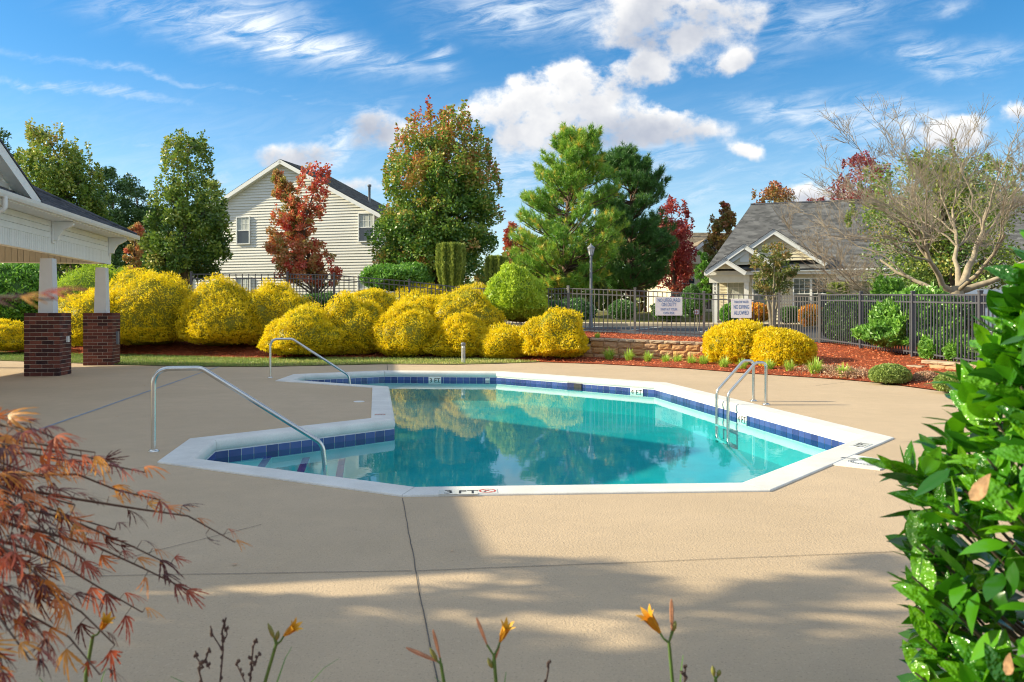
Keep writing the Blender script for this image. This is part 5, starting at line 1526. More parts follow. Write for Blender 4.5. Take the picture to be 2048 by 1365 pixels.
# dark plants at the fence foot
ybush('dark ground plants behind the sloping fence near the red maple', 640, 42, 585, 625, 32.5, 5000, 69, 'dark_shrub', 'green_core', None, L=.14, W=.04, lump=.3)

# liriope tufts
M['tuft'] = leafmat('liriope_blade', [(.10, .17, .02), (.22, .33, .04), (.36, .44, .08)], .3, .05)
def tuft_mesh(seed, n=170, L=.30):
    rng = np.random.default_rng(seed); V = []; idx = []; tn = []
    for k in range(n):
        a = rng.uniform(0, 2 * math.pi); l = L * rng.uniform(.6, 1.1); lean = rng.uniform(.1, 1.0); w = rng.uniform(.005, .008); r0 = rng.uniform(0, .05)
        e = np.array([math.cos(a), math.sin(a), 0]); s = np.array([-e[1], e[0], 0]); b = len(V)
        for t in (0, .4, .75, 1.0):
            p = e * (r0 + l * lean * (t ** 1.4) * .62) + np.array([0, 0, l * (t * .85 - lean * .55 * t ** 2.4)])
            ww = w * (1 - t * .8); V += [p - s * ww, p + s * ww]; tn += [np.clip(.45 + rng.normal(0, .22) + .15 * t, 0, 1)] * 2
        idx += [(b + 2 * i, b + 2 * i + 1, b + 2 * i + 3, b + 2 * i + 2) for i in range(3)]
    o = np_mesh('grass_tuft', np.array(V), 4, np.array(idx), M['tuft'], None, tn); me = o.data; bpy.data.objects.remove(o); return me
tufts = [tuft_mesh(s) for s in (1, 2, 3)]
for i, (px, py, sc, lab) in enumerate(((1219, 722, 1.25, 'first green liriope tuft at the left foot of the block wall'), (1259, 724, 1.15, 'liriope tuft below the second column of blocks from the wall end'), (1297, 726, 1.0, 'liriope tuft below the middle of the block wall'),
        (1333, 729, .95, 'small liriope tuft right of the middle of the block wall'), (1357, 730, .95, 'liriope tuft pressed against its smaller neighbour below the wall'), (1384, 733, 1.0, 'liriope tuft before the wall near the first golden globe'), (1409, 734, 1.1, 'liriope tuft touching the left side of the first golden globe'),
        (1450, 739, 1.0, 'liriope tuft in front of the golden globe under the sign'), (1488, 741, .9, 'liriope tuft seen inside the ladder arches'), (1541, 743, 1.0, 'liriope tuft in front of the second golden globe'), (1582, 746, .95, 'liriope tuft right of the ladder before the second globe'), (1633, 751, 1.2, 'bushy liriope tuft alone on the open mulch'), (1690, 757, 1.0, 'last liriope tuft before the clipped mounds'))):
    o = link('grass_tuft', tufts[i % 3]); o.location = gp(px, py, .02); o.location.y += .1; o.scale = (sc * 1.45,) * 3; o.rotation_euler = (0, 0, i * 1.3)
    tag(o, lab, 'grass tuft', 'liriope tufts along the bed edge')
o = link('grass_tuft', tufts[0]); o.location = (2.55, 23.9, .62); o.scale = (1.0,) * 3; tag(o, 'tuft growing on top of the left end of the block wall', 'grass tuft')
def litter(label, px, py, rx, ry, n, sd):
    rng = np.random.default_rng(sd); c = gp(px, py, .04); t = thing('dried_ground_plant', label, 'plant', c)
    P = np.stack([c.x + rng.normal(0, rx, n), c.y + .3 + rng.normal(0, ry, n), .05 + rng.uniform(0, .12, n) + np.zeros(n)], 1)
    P[:, 2] += np.maximum(0, (P[:, 1] - c.y)) * .05
    leaf_mesh('dried_leaves', P, RNG.normal(size=(n, 3)), rng.uniform(.03, .08, n), rng.uniform(.012, .03, n), M['dry'], t, rng.random(n), rng)
litter('brown dried ground cover left of the last liriope tuft', 1664, 748, .32, .22, 2200, 71)
litter('brown dried ground cover between the last tuft and the mounds', 1722, 757, .28, .2, 2000, 72)

# white pots by the bungalow
for px, py, lab in ((1636, 652, 'white flower pot under the orange shrub'), (1655, 652, 'white flower pot right of its twin by the fence corner')):
    b = at(px, py, 38.5); MB_ = MB().lathe(b, [(.16, 0), (.24, .36), (.27, .37), (.27, .43), (.22, .43), (.20, .36)], 14); tag(MB_.build('flower_pot', M['terracotta']), lab, 'flower pot', 'white pots')

# ---------------------------------------------------------------- trees
def rows_fn(rows, Y):
    ys = np.array([r[0] for r in rows], float); xl = np.array([r[1] for r in rows], float); xr = np.array([r[2] for r in rows], float)
    z = EYE - (ys - HY) / F_PX * Y; c = ((xl + xr) / 2 - CX) / F_PX * Y; h = (xr - xl) / 2 / F_PX * Y
    o = np.argsort(z); z, c, h = z[o], c[o], h[o]
    return z, (lambda q: np.interp(q, z, c)), (lambda q: np.interp(q, z, h))
def tree(name, label, Y, rows, leaf, n_leaf=22000, n_cl=130, L=.14, W=.09, trunk=.16, tint=None, elong=1.0, cl=.20, seed=0, bark='bark', trunk_x=None, group=None, limbs=46, depth=1.0, spire=0, droop=0.0, cat='tree', zb=None, fill=.45):
    rng = np.random.default_rng(seed + 500)
    zr, cx, hw = rows_fn(rows, Y); z0, z1 = zr[0], zr[-1]
    bx = float(cx(z0)) if trunk_x is None else (trunk_x - CX) / F_PX * Y
    gz = zt(bx, Y) if zb is None else zb
    t = thing(name, label, cat, (bx, Y, gz), group)
    # clump centres
    zz = np.linspace(z0, z1, 80); wgt = hw(zz) ** 1.5 + 1e-3; zc = rng.choice(zz, n_cl, p=wgt / wgt.sum()) + rng.uniform(-.1, .1, n_cl)
    zc[:6] = np.linspace(z1 - .13 * (z1 - z0), z1 - .03 * (z1 - z0), 6)
    a = rng.uniform(0, 2 * np.pi, n_cl); rr = rng.random(n_cl) ** fill
    H = hw(zc); cr = np.clip(cl * (.35 * H.mean() + .65 * H) * 1.7, .10, 2.0) * rng.uniform(.7, 1.25, n_cl)
    R_ = np.maximum(H * .93 - cr * .75, .02) * rr
    Cc = np.stack([cx(zc) + R_ * np.cos(a), Y + R_ * np.sin(a) * depth, zc], 1)
    if spire:
        # upright twigs of leaves standing above the crown
        k = spire; zs = rng.uniform(z0 + (z1 - z0) * .45, z1 - (z1 - z0) * .10, k); a2 = rng.uniform(0, 2 * np.pi, k); h2 = hw(zs)
        Sp = np.stack([cx(zs) + h2 * .9 * np.cos(a2), Y + h2 * .9 * np.sin(a2), zs], 1)
    # trunk
    mb = MB(); top = z0 + (z1 - z0) * .86; tz = np.linspace(gz - .1, top, 10)
    tx = [bx + (float(cx(max(z0, q))) - bx) * min(1, max(0, (q - gz) / max(.1, (top - gz)))) + rng.normal(0, .015 * trunk * 10) for q in tz]
    tp = [Vector((tx[i], Y + rng.normal(0, .02), tz[i])) for i in range(10)]; tp[0].x = bx
    rad = [trunk * (1.25 if i == 0 else 1) * (1 - i / 9.6) + .012 for i in range(10)]
    mb.tube(tp, rad, 8, cap=False)
    for i in rng.choice(n_cl, min(limbs, n_cl), replace=False):
        e = Vector(Cc[i]); q = max(gz + .25 * (z0 - gz) + .3, min(top - .2, e.z - (.45 + .3 * rng.random()) * abs(R_[i]) - .2)); f = (q - tz[0]) / (top - tz[0]) * 9; i0 = int(min(8, max(0, f))); s = tp[i0].lerp(tp[i0 + 1], min(1, max(0, f - i0)))
        m = s.lerp(e, .5) + Vector((0, 0, .12 * (e - s).length)); r0 = min(rad[i0] * .55, .03 + .022 * (e - s).length)
        pts = [s * (1 - u) ** 2 + m * 2 * u * (1 - u) + e * u * u for u in (0, .25, .5, .75, 1)]
        mb.tube(pts, [r0, r0 * .8, r0 * .6, r0 * .4, .008], 5, cap=False)
    mb.build('trunk', M[bark], t, False)
    w = cr ** 2.0; which = rng.choice(n_cl, n_leaf, p=w / w.sum())
    off = rng.normal(size=(n_leaf, 3)); off = off / np.maximum(1.0, np.linalg.norm(off, axis=1, keepdims=True) / 1.5) * .62
    off *= .88; off[:, 2] *= elong * .8
    P = Cc[which] + off * cr[which][:, None]
    if spire:
        m_ = int(n_leaf * .10); ks = rng.integers(0, spire, m_); ln = rng.uniform(0, 1, m_) ** 1.2
        sl = (z1 - z0) * rng.uniform(.05, .13, spire)
        P[:m_] = Sp[ks] + np.stack([rng.normal(0, .05, m_), rng.normal(0, .05, m_), ln * sl[ks]], 1)
    hn = (P[:, 2] - z0) / (z1 - z0); xn = (P[:, 0] - cx(P[:, 2])) / np.maximum(hw(P[:, 2]), .1)
    clr = rng.normal(0, 1, n_cl)[which]
    tn = .5 + .16 * clr if tint is None else tint(hn, xn, clr, rng)
    tn = np.clip(tn + rng.normal(0, .09, n_leaf), 0, 1)
    out = P - np.stack([cx(P[:, 2]), np.full(n_leaf, Y), P[:, 2]], 1)
    D = unit(out + 1e-6) * .5 + rng.normal(size=(n_leaf, 3)) * .8 + np.array([0, 0, .15 - droop])
    leaf_mesh('crown', P, D, rng.uniform(.65, 1.25, n_leaf) * L, rng.uniform(.7, 1.2, n_leaf) * W, leaf, t, tn, rng)
    return t
GR = [(.022, .055, .012), (.055, .115, .018), (.12, .19, .03)]
M['maple_mix'] = leafmat('turning_maple_leaf', [(.035, .085, .012), (.085, .16, .02), (.17, .22, .03), (.30, .17, .05), (.33, .08, .035), (.24, .03, .025)], .32, .05)
M['maple_red'] = leafmat('red_maple_leaf', [(.15, .17, .035), (.28, .18, .06), (.36, .11, .055), (.36, .055, .04), (.26, .025, .025)], .32, .05)
M['pear'] = leafmat('green_tree_leaf', [(.025, .06, .014), (.08, .15, .02), (.17, .23, .03), (.30, .29, .07), (.34, .20, .08)], .32, .06, gain=1.62)
M['dark_tree'] = leafmat('dark_evergreen_leaf', [(.012, .035, .012), (.03, .07, .018), (.065, .115, .03)], .2, .05)
M['crimson'] = leafmat('crimson_leaf', [(.15, .03, .03), (.29, .04, .045), (.38, .10, .05), (.38, .19, .05)], .32, .05, gain=1.5)
M['ivy'] = leafmat('yellowing_leaf', [(.05, .11, .014), (.11, .18, .025), (.22, .24, .04), (.32, .22, .05)], .32, .05, gain=1.55)
M['rust'] = leafmat('rust_green_leaf', [(.05, .09, .015), (.12, .13, .025), (.22, .12, .04), (.24, .055, .035)], .3, .05)

tree('evergreen_tree', 'dark evergreen at the far left edge behind the pavilion roof', 55, [(262, -5, 18), (300, -35, 34), (360, -60, 50), (420, -70, 60), (540, -70, 60)], M['dark_tree'], 16000, 90, .22, .10, .25, seed=1)
tree('broadleaf_tree', 'tall green tree with rusty top behind the pavilion roof', 37, [(246, 76, 82), (270, 62, 110), (290, 56, 150), (325, 44, 186), (370, 34, 205), (420, 40, 220), (470, 60, 222), (530, 75, 220)], M['pear'], 26000, 300, .155, .105, .18, seed=2, cl=.10, spire=80, elong=1.4,
     tint=lambda h, x, c, r: .26 + .62 * np.clip(h - .35, 0, 1) + .15 * c)
tree('evergreen_tree', 'dark green tree left of its twin in the gap behind the pavilion', 60, [(334, 205, 222), (360, 190, 252), (420, 178, 272), (480, 180, 275), (560, 185, 275)], M['dark_tree'], 14000, 80, .22, .11, .25, seed=3)
tree('evergreen_tree', 'dark green tree beside the columnar green tree behind the pavilion', 62, [(344, 245, 262), (378, 228, 305), (430, 222, 335), (500, 230, 340), (580, 230, 330)], M['dark_tree'], 16000, 90, .22, .11, .25, seed=4)
tree('evergreen_tree', 'small dark tree showing between the green tree and the gabled house', 64, [(358, 405, 425), (372, 395, 450), (400, 390, 455), (480, 390, 450)], M['pear'], 5000, 40, .2, .1, .2, seed=5)
tree('broadleaf_tree', 'green tree with a narrow upright top left of the gabled house', 36, [(262, 345, 352), (280, 336, 395), (300, 330, 418), (330, 326, 428), (372, 330, 420), (400, 308, 440), (450, 284, 470), (500, 276, 468), (548, 284, 455)], M['pear'], 27000, 330, .145, .10, .17, seed=6, cl=.10, spire=100, elong=1.5,
     tint=lambda h, x, c, r: .22 + .22 * h + .16 * c - .08 * x)
tree('small_tree', 'small rusty tree in the gap left of the upright green tree', 46, [(450, 262, 285), (475, 248, 295), (510, 246, 290), (545, 250, 285)], M['maple_red'], 3500, 40, .15, .09, .08, seed=7, tint=lambda h, x, c, r: .35 + .12 * c)
def red_maple():
    rows = [(322, 618, 642), (345, 606, 655), (375, 600, 660), (400, 590, 655), (430, 560, 652), (455, 535, 640), (480, 522, 655), (505, 528, 668), (530, 535, 680), (552, 545, 690), (568, 575, 690)]
    tree('red_maple', 'young red maple with upright branches before the gabled house', 38, rows, M['maple_red'], 13000, 220, .14, .105, .10, seed=8, spire=60, elong=1.1, cl=.09, limbs=70,
         tint=lambda h, x, c, r: .34 + .32 * np.abs(h - .30) * 1.2 + .19 * c + .06 * x)
red_maple()
tree('red_maple', 'narrow rusty shoot of foliage beside the young red maple', 38.4, [(340, 548, 562), (370, 538, 590), (400, 545, 596), (430, 556, 606), (470, 570, 625)], M['maple_red'], 5000, 45, .13, .10, .05, seed=9, spire=16, elong=1.4, tint=lambda h, x, c, r: .22 + .13 * c, trunk_x=628)
tree('turning_maple', 'large round maple turning from green to red in the centre left', 36, [(204, 889, 897), (235, 864, 922), (268, 815, 962), (300, 775, 985), (340, 760, 995), (385, 762, 1012), (430, 742, 1020), (470, 704, 1016), (510, 725, 1008), (560, 745, 1000)], M['maple_mix'], 56000, 520, .145, .105, .24, seed=10, spire=130, elong=1.1, cl=.092, limbs=130, depth=.85,
     tint=lambda h, x, c, r: .19 + .50 * np.clip(h - .38, 0, 1) + .17 * c - .08 * x * h + .20 * np.clip(x - .3, 0, 1) * (h < .7) + .05 * np.abs(x))
tree('red_tree', 'bright red tree peeking out left of the bright pine', 62, [(448, 1010, 1034), (480, 1000, 1050), (540, 998, 1060), (590, 1000, 1060)], M['crimson'], 6000, 45, .2, .13, .15, seed=11)
tree('red_tree', 'crimson tree right of the dark pine', 65, [(398, 1328, 1350), (430, 1312, 1375), (480, 1300, 1395), (530, 1290, 1402), (585, 1300, 1396)], M['crimson'], 13000, 90, .2, .13, .16, seed=12, spire=22, tint=lambda h, x, c, r: .35 + .14 * c + .3 * np.clip(.5 - h, 0, 1))
tree('narrow_tree', 'narrow rust and green tree left of the bungalow roof', 60, [(410, 1440, 1458), (440, 1424, 1470), (480, 1414, 1470), (540, 1398, 1455), (600, 1395, 1440)], M['rust'], 11000, 80, .2, .13, .14, seed=13, spire=18, tint=lambda h, x, c, r: .3 + .4 * h + .14 * c)
tree('green_tree', 'small green tree at the left corner of the bungalow', 52, [(505, 1395, 1415), (540, 1385, 1425), (600, 1385, 1420)], M['green_shrub'], 4000, 36, .16, .11, .1, seed=14)
tree('round_tree', 'rusty round treetop rising behind the left of the bungalow ridge', 68, [(374, 1525, 1578), (395, 1506, 1600), (425, 1504, 1602), (520, 1510, 1595)], M['rust'], 9000, 70, .22, .14, .2, seed=15, spire=14, tint=lambda h, x, c, r: .35 + .3 * h + .14 * c)
tree('red_tree', 'dark red treetop rising behind the bungalow roof', 64, [(314, 1690, 1752), (345, 1668, 1776), (390, 1648, 1782), (430, 1640, 1775), (520, 1650, 1765)], M['crimson'], 13000, 90, .2, .13, .2, seed=16, spire=22, tint=lambda h, x, c, r: .18 + .13 * c)
tree('red_tree', 'small dark red tree between the rusty and dark red treetops', 70, [(396, 1612, 1645), (420, 1598, 1668), (500, 1600, 1665)], M['crimson'], 4000, 40, .2, .13, .15, seed=17, tint=lambda h, x, c, r: .12 + .1 * c)
tree('vine_tree', 'loose yellow green tree behind the bare branches on the right', 33, [(305, 1800, 1880), (335, 1735, 1990), (390, 1705, 2050), (460, 1690, 2075), (530, 1700, 2080), (585, 1745, 2060)], M['ivy'], 30000, 230, .125, .085, .2, seed=18, cl=.11, fill=.75, limbs=110, spire=36, tint=lambda h, x, c, r: .35 + .2 * c + .1 * h)
tree('broadleaf_tree', 'olive brown treetop far behind the bare tree', 58, [(318, 1870, 1950), (350, 1800, 2040), (420, 1760, 2100), (540, 1760, 2100)], M['rust'], 12000, 90, .2, .13, .2, seed=19, tint=lambda h, x, c, r: .25 + .15 * c)
# crape myrtle: several pale stems
def crape():
    t = tree('crape_myrtle', 'multi stemmed crape myrtle in front of the bungalow', 38.2, [(486, 1530, 1562), (512, 1505, 1588), (545, 1494, 1602), (575, 1502, 1596), (600, 1518, 1572)], M['rust'], 5200, 120, .12, .07, .03, seed=20, bark='bark_pale', cl=.10, fill=.7, spire=20, tint=lambda h, x, c, r: .12 + .34 * h + .16 * c)
    b = t.location; mb = MB()
    for k in range(7):
        a = k * .9; d = Vector((math.cos(a), math.sin(a), 0))
        mb.tube([b + d * .10, b + d * .16 + Z3 * .8, b + d * (.35 + .08 * (k % 3)) + Z3 * 1.7, b + d * (.75 + .1 * (k % 2)) + Z3 * 2.9], [.055, .05, .035, .012], 6)
    mb.build('stem', M['bark_pale'], t, False)
crape()

# ---------------------------------------------------------------- pines
M['pine_bright'] = leafmat('bright_pine_needle', [(.03, .095, .018), (.08, .19, .022), (.18, .29, .035), (.44, .32, .05)], .25, .06)
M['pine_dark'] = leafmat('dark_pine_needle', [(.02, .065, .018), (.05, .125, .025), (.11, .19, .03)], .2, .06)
def pine(label, Y, rows, leaf, n_tuft, seed, trunk_x, tint_b=.45, needles=26, nl=.38, trunk=.24):
    rng = np.random.default_rng(seed); zr, cx, hw = rows_fn(rows, Y); z0, z1 = zr[0], zr[-1]; bx = (trunk_x - CX) / F_PX * Y; gz = zt(bx, Y)
    t = thing('pine_tree', label, 'pine tree', (bx, Y, gz), 'pines beyond the fence')
    mb = MB(); tz = np.linspace(gz - .1, z1 - .5, 12); tp = [Vector((bx + (float(cx(max(q, z0))) - bx) * ((q - gz) / (z1 - gz)) ** 1.5, Y, q)) for q in tz]; rad = [trunk * (1 - i / 11.8) + .02 for i in range(12)]
    mb.tube(tp, rad, 9, cap=False)
    # boughs in rough whorls
    nb = 210; z1 = z1 - .45; zb = np.sort(rng.uniform(z0 + .1, z1 - .2, nb)); B = []
    per = n_tuft // nb
    P = []; D = []; clr = []
    for q in zb:
        a = rng.uniform(0, 2 * math.pi); ln = float(hw(q)) * rng.uniform(.75, 1.05); zs_ = max(gz + 1.2, q - .30 * ln); s = Vector((float(np.interp(zs_, tz, [p.x for p in tp])), Y, zs_))
        e = Vector((float(cx(q)) + ln * math.cos(a), Y + ln * math.sin(a), q + .10 * ln)); m = s.lerp(e, .55) - Vector((0, 0, .10 * ln))
        pts = [s * (1 - u) ** 2 + m * 2 * u * (1 - u) + e * u * u for u in (0, .2, .4, .6, .8, 1)]
        r0 = .02 + .018 * ln; mb.tube(pts, [r0, r0 * .8, r0 * .62, r0 * .45, r0 * .3, .01], 5, cap=False)
        c = rng.normal()
        for k in range(per):
            u = rng.random() ** .55 * .85 + .15; p = s * (1 - u) ** 2 + m * 2 * u * (1 - u) + e * u * u
            sd = Vector((-math.sin(a), math.cos(a), 0)) * rng.normal(0, .30 * (1.1 - u * .6)) * max(.5, min(1.3, ln * .45)) ; p = p + sd + Vector((0, 0, abs(rng.normal(0, .22)) + .02))
            d = (e - s).normalized() * .55 + sd.normalized() * .35 + Vector((0, 0, .75)); P.append(p[:]); D.append(d[:]); clr.append(c)
    # leaders at the top
    for k in range(70):
        q = z1 - abs(rng.normal(0, .09)) * (z1 - z0); a = rng.uniform(0, 6.28); r = float(hw(min(q, z1))) * rng.random() * .8
        P.append((float(cx(q)) + r * math.cos(a), Y + r * math.sin(a), q)); D.append((.15 * math.cos(a), .15 * math.sin(a), 1)); clr.append(rng.normal())
    mb.build('trunk', M['bark_pine'], t, False)
    P = np.array(P); D = unit(np.array(D)); clr = np.array(clr); n = len(P)
    Pn = np.repeat(P, needles, 0); Dn = np.repeat(D, needles, 0); off = rng.uniform(0, .26, (n * needles, 1))
    dd = unit(Dn * .75 + rng.normal(size=(n * needles, 3)) * .52)
    Pn = Pn + Dn * off
    yel = np.repeat((rng.random(n) < .10) * .38, needles)
    tn = np.clip(tint_b + np.repeat(clr * .07, needles) + off[:, 0] * .5 + rng.normal(0, .10, n * needles) + yel * (tint_b > .4), 0, 1)
    S = unit(np.cross(dd, rng.normal(size=dd.shape)))
    L = rng.uniform(.7, 1.15, (n * needles, 1)) * nl; W = .019
    V = np.empty((n * needles, 3, 3)); V[:, 0] = Pn - S * W; V[:, 1] = Pn + S * W; V[:, 2] = Pn + dd * L
    np_mesh('crown', V.reshape(-1, 3), 3, np.arange(n * needles * 3).reshape(-1, 3), leaf, t, np.repeat(tn, 3))
pine('bright green pine with yellowing needles behind the lamp post', 56, [(252, 1172, 1188), (275, 1120, 1200), (300, 1098, 1205), (335, 1078, 1225), (385, 1052, 1240), (430, 1034, 1246), (480, 1018, 1252), (530, 1014, 1245), (565, 1040, 1215), (590, 1070, 1180)], M['pine_bright'], 5700, 81, 1130, .46)
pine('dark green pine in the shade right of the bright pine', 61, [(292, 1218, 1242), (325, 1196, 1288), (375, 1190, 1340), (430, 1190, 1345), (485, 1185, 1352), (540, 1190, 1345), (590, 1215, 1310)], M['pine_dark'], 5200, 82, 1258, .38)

# ---------------------------------------------------------------- bare spreading tree
def bare_tree():
    rng = random.Random(5); Y0 = 24.2; b = at(1925, 690, Y0); b.z = .48
    t = thing('bare_tree', 'bare wide spreading tree with pale trunk behind the side fence', 'tree', b)
    fork = at(1912, 592, Y0); mb = MB(); tw = MB()
    mb.tube([b - Z3 * .2, b + Z3 * .25, b.lerp(fork, .55), fork - Z3 * .05, fork + Z3 * .3], [.40, .33, .28, .27, .15], 12)
    def branch(s, e, r0, r1, n=7, sag=.12, wig=.03):
        L = (e - s).length; m = s.lerp(e, .45) + Vector((rng.uniform(-.1, .1) * L, rng.uniform(-.1, .1) * L, -sag * L)); pts = []
        for i in range(n + 1):
            u = i / n; p = s * (1 - u) ** 2 + m * 2 * u * (1 - u) + e * u * u
            if 0 < i < n: p = p + Vector((rng.uniform(-wig, wig), rng.uniform(-wig, wig), rng.uniform(-wig, wig))) * L
            pts.append(p)
        return pts, [r0 + (r1 - r0) * (i / n) ** .8 for i in range(n + 1)]
    leaders = []
    for px, py, dy, r in ((1975, 415, .3, .15), (1845, 455, -.9, .12), (1705, 588, .6, .12), (2075, 505, -.5, .12), (1905, 420, 1.6, .11), (1760, 520, 1.8, .09), (2010, 470, -1.8, .09)):
        e = at(px, py, Y0 + dy); pts, rad = branch(fork + Vector((rng.uniform(-.06, .06), rng.uniform(-.08, .08), rng.uniform(-.1, .2))), e, r, .035, 8, .10, .018)
        mb.tube(pts, rad, 8, cap=False); leaders.append((pts, rad))
    targets = [(1598, 425, 2.5), (1640, 330, 1.0), (1690, 262, -1.0), (1745, 236, 1.5), (1800, 255, -1.8), (1850, 275, 2.5), (1905, 300, -2.0), (1975, 280, 1.2), (2045, 246, -.8), (2120, 270, 1.0), (2180, 360, -1.2), (2200, 450, 1.0), (2160, 540, -1.5), (1600, 520, -1.2), (1625, 575, .6), (1650, 470, -2.4), (1720, 350, 3.0), (1760, 400, -3.0), (1820, 380, 3.2), (2000, 350, -3.0), (2080, 380, 2.4), (1890, 240, .2), (1690, 400, -2.6), (2060, 300, -2.8), (1780, 320, .4), (1570, 455, .2), (1950, 250, .6), (1840, 320, -2.4), (1650, 380, 0), (1720, 480, -2.8), (1870, 480, -3.2), (1960, 500, -3.4), (2010, 400, 3.0), (1610, 470, 1.2), (1690, 560, 2.2), (1680, 520, -1.4)]
    for k, (px, py, dy) in enumerate(targets):
        e = at(px, py, Y0 + dy)
        # leave the nearest leader at a point some way back towards the fork
        best = min(((p - e).length - .25 * (p - fork).length, li, i) for li, (pts, _) in enumerate(leaders) for i, p in enumerate(pts) if 2 <= i)
        pts0, rad0 = leaders[best[1]]; i0 = max(1, best[2] - rng.randint(0, 3)); s = pts0[i0]
        pts, rad = branch(s, e, min(.055, rad0[i0] * .6), .006, 9, .07 if py > 500 else -.06, .022); mb.tube(pts, rad, 6, cap=False)
        Lm = (e - s).length
        for j in range(12):
            u = rng.uniform(.15, 1.0); f = u * (len(pts) - 1); q0 = min(len(pts) - 2, int(f)); p = pts[q0].lerp(pts[q0 + 1], f - q0); d = (pts[q0 + 1] - pts[q0]).normalized()
            l2 = max(.5, Lm * rng.uniform(.16, .36) * (1.15 - u * .55)); dv = (d * .75 + Vector((rng.uniform(-1, 1), rng.uniform(-1, 1), rng.uniform(-.35, 1.0))) * .75).normalized()
            p2, r2 = branch(p, p + dv * l2, max(.007, rad[q0] * .45), .004, 5, -.05, .04); tw.tube(p2, r2, 4, cap=False)
            for q in range(7):
                u3 = rng.uniform(.2, 1); f3 = u3 * 5; i3 = min(4, int(f3)); p3 = p2[i3].lerp(p2[i3 + 1], f3 - i3); d3 = (p2[i3 + 1] - p2[i3]).normalized()
                dv3 = (d3 * .7 + Vector((rng.uniform(-1, 1), rng.uniform(-1, 1), rng.uniform(-.3, 1.0))) * .8).normalized(); l3 = rng.uniform(.25, .75)
                e3 = p3 + dv3 * l3; tw.tube([p3, p3.lerp(e3, .5) + Vector((rng.uniform(-.03, .03), 0, rng.uniform(-.03, .05))), e3], [.0065, .005, .0035], 3, cap=False)
                for w_ in range(1):
                    p4 = p3.lerp(e3, rng.uniform(.3, .95)); dv4 = (dv3 * .6 + Vector((rng.uniform(-1, 1), rng.uniform(-1, 1), rng.uniform(-.3, 1)))).normalized()
                    tw.tube([p4, p4 + dv4 * rng.uniform(.10, .32)], [.0045, .003], 3, cap=False)
    mb.build('trunk', M['bark_pale'], t, False); tw.build('twigs', M['twig'], t, False)
bare_tree()

# shade tree standing left of the frame: it dapples the near deck
tree('shade_tree', 'leafy tree outside the left edge whose shade dapples the near deck', 3.9, [], None) if False else None
def shade_tree(label, x, y, z0, z1, r, nc, per, cr, seed):
    rng = np.random.default_rng(seed); t = thing('shade_tree', label, 'tree', (x, y, 0), 'shade trees left of the pool')
    q = z0 + (z1 - z0) * (np.arange(nc) + rng.random(nc)) / nc; a = rng.uniform(0, 6.28, nc); rr = r * np.sqrt(rng.random(nc))
    Cc = np.stack([x + rr * np.cos(a), y + rr * np.sin(a), q], 1); c_ = rng.uniform(*cr, nc)
    mb = MB().tube([Vector((x, y, -.1)), Vector((x + .05, y, z0 * .6)), Vector((x, y + .05, z0 + .5)), Vector((x, y, z1 - .3))], [.13, .10, .08, .02], 9)
    for i in range(nc):
        s = Vector((x, y, max(1.2, min(z1 - .5, q[i] - rr[i] * .5 - .2)))); e = Vector(Cc[i]); mb.tube([s, s.lerp(e, .5) + Z3 * .06, e], [.03, .02, .008], 5, cap=False)
    mb.build('trunk', M['bark'], t, False)
    n = nc * per; w = np.repeat(np.arange(nc), per); o = rng.normal(size=(n, 3)); o = o / np.maximum(1, np.linalg.norm(o, axis=1, keepdims=True) / 1.6) * .62
    P = Cc[w] + o * c_[w][:, None] * np.array([1, 1, .9])
    leaf_mesh('crown', P, rng.normal(size=(n, 3)), rng.uniform(.07, .12, n), .06, M['pear'], t, np.clip(rng.normal(.35, .15, n), 0, 1), rng)
shade_tree('dense narrow shade tree left of the near deck', -9.2, 3.36, 1.4, 5.9, .42, 44, 400, (.28, .40), 93)
shade_tree('open crowned shade tree beside the near end of the pavilion', -7.0, 4.10, 1.6, 6.2, .88, 38, 180, (.14, .24), 91)

# far wood behind everything
def far_woods():
    rng = np.random.default_rng(95); n = 26000; az = rng.uniform(-.80, .80, n); dist = rng.uniform(92, 112, n)
    top = 8.0 + 2.2 * np.sin(az * 19) + 1.6 * np.sin(az * 47 + 1) + rng.normal(0, .5, n)
    P = np.stack([np.sin(az) * dist, np.cos(az) * dist, 1.8 + rng.random(n) ** .8 * (top - 1.8)], 1)
    tn = np.clip(.30 + .25 * np.sin(az * 31 + 2) + rng.normal(0, .15, n), 0, 1)
    tag(leaf_mesh('far_woods', P, rng.normal(size=(n, 3)), rng.uniform(.7, 1.5, n), rng.uniform(.6, 1.0, n), M['rust'], None, tn, rng), kind='stuff')
far_woods()

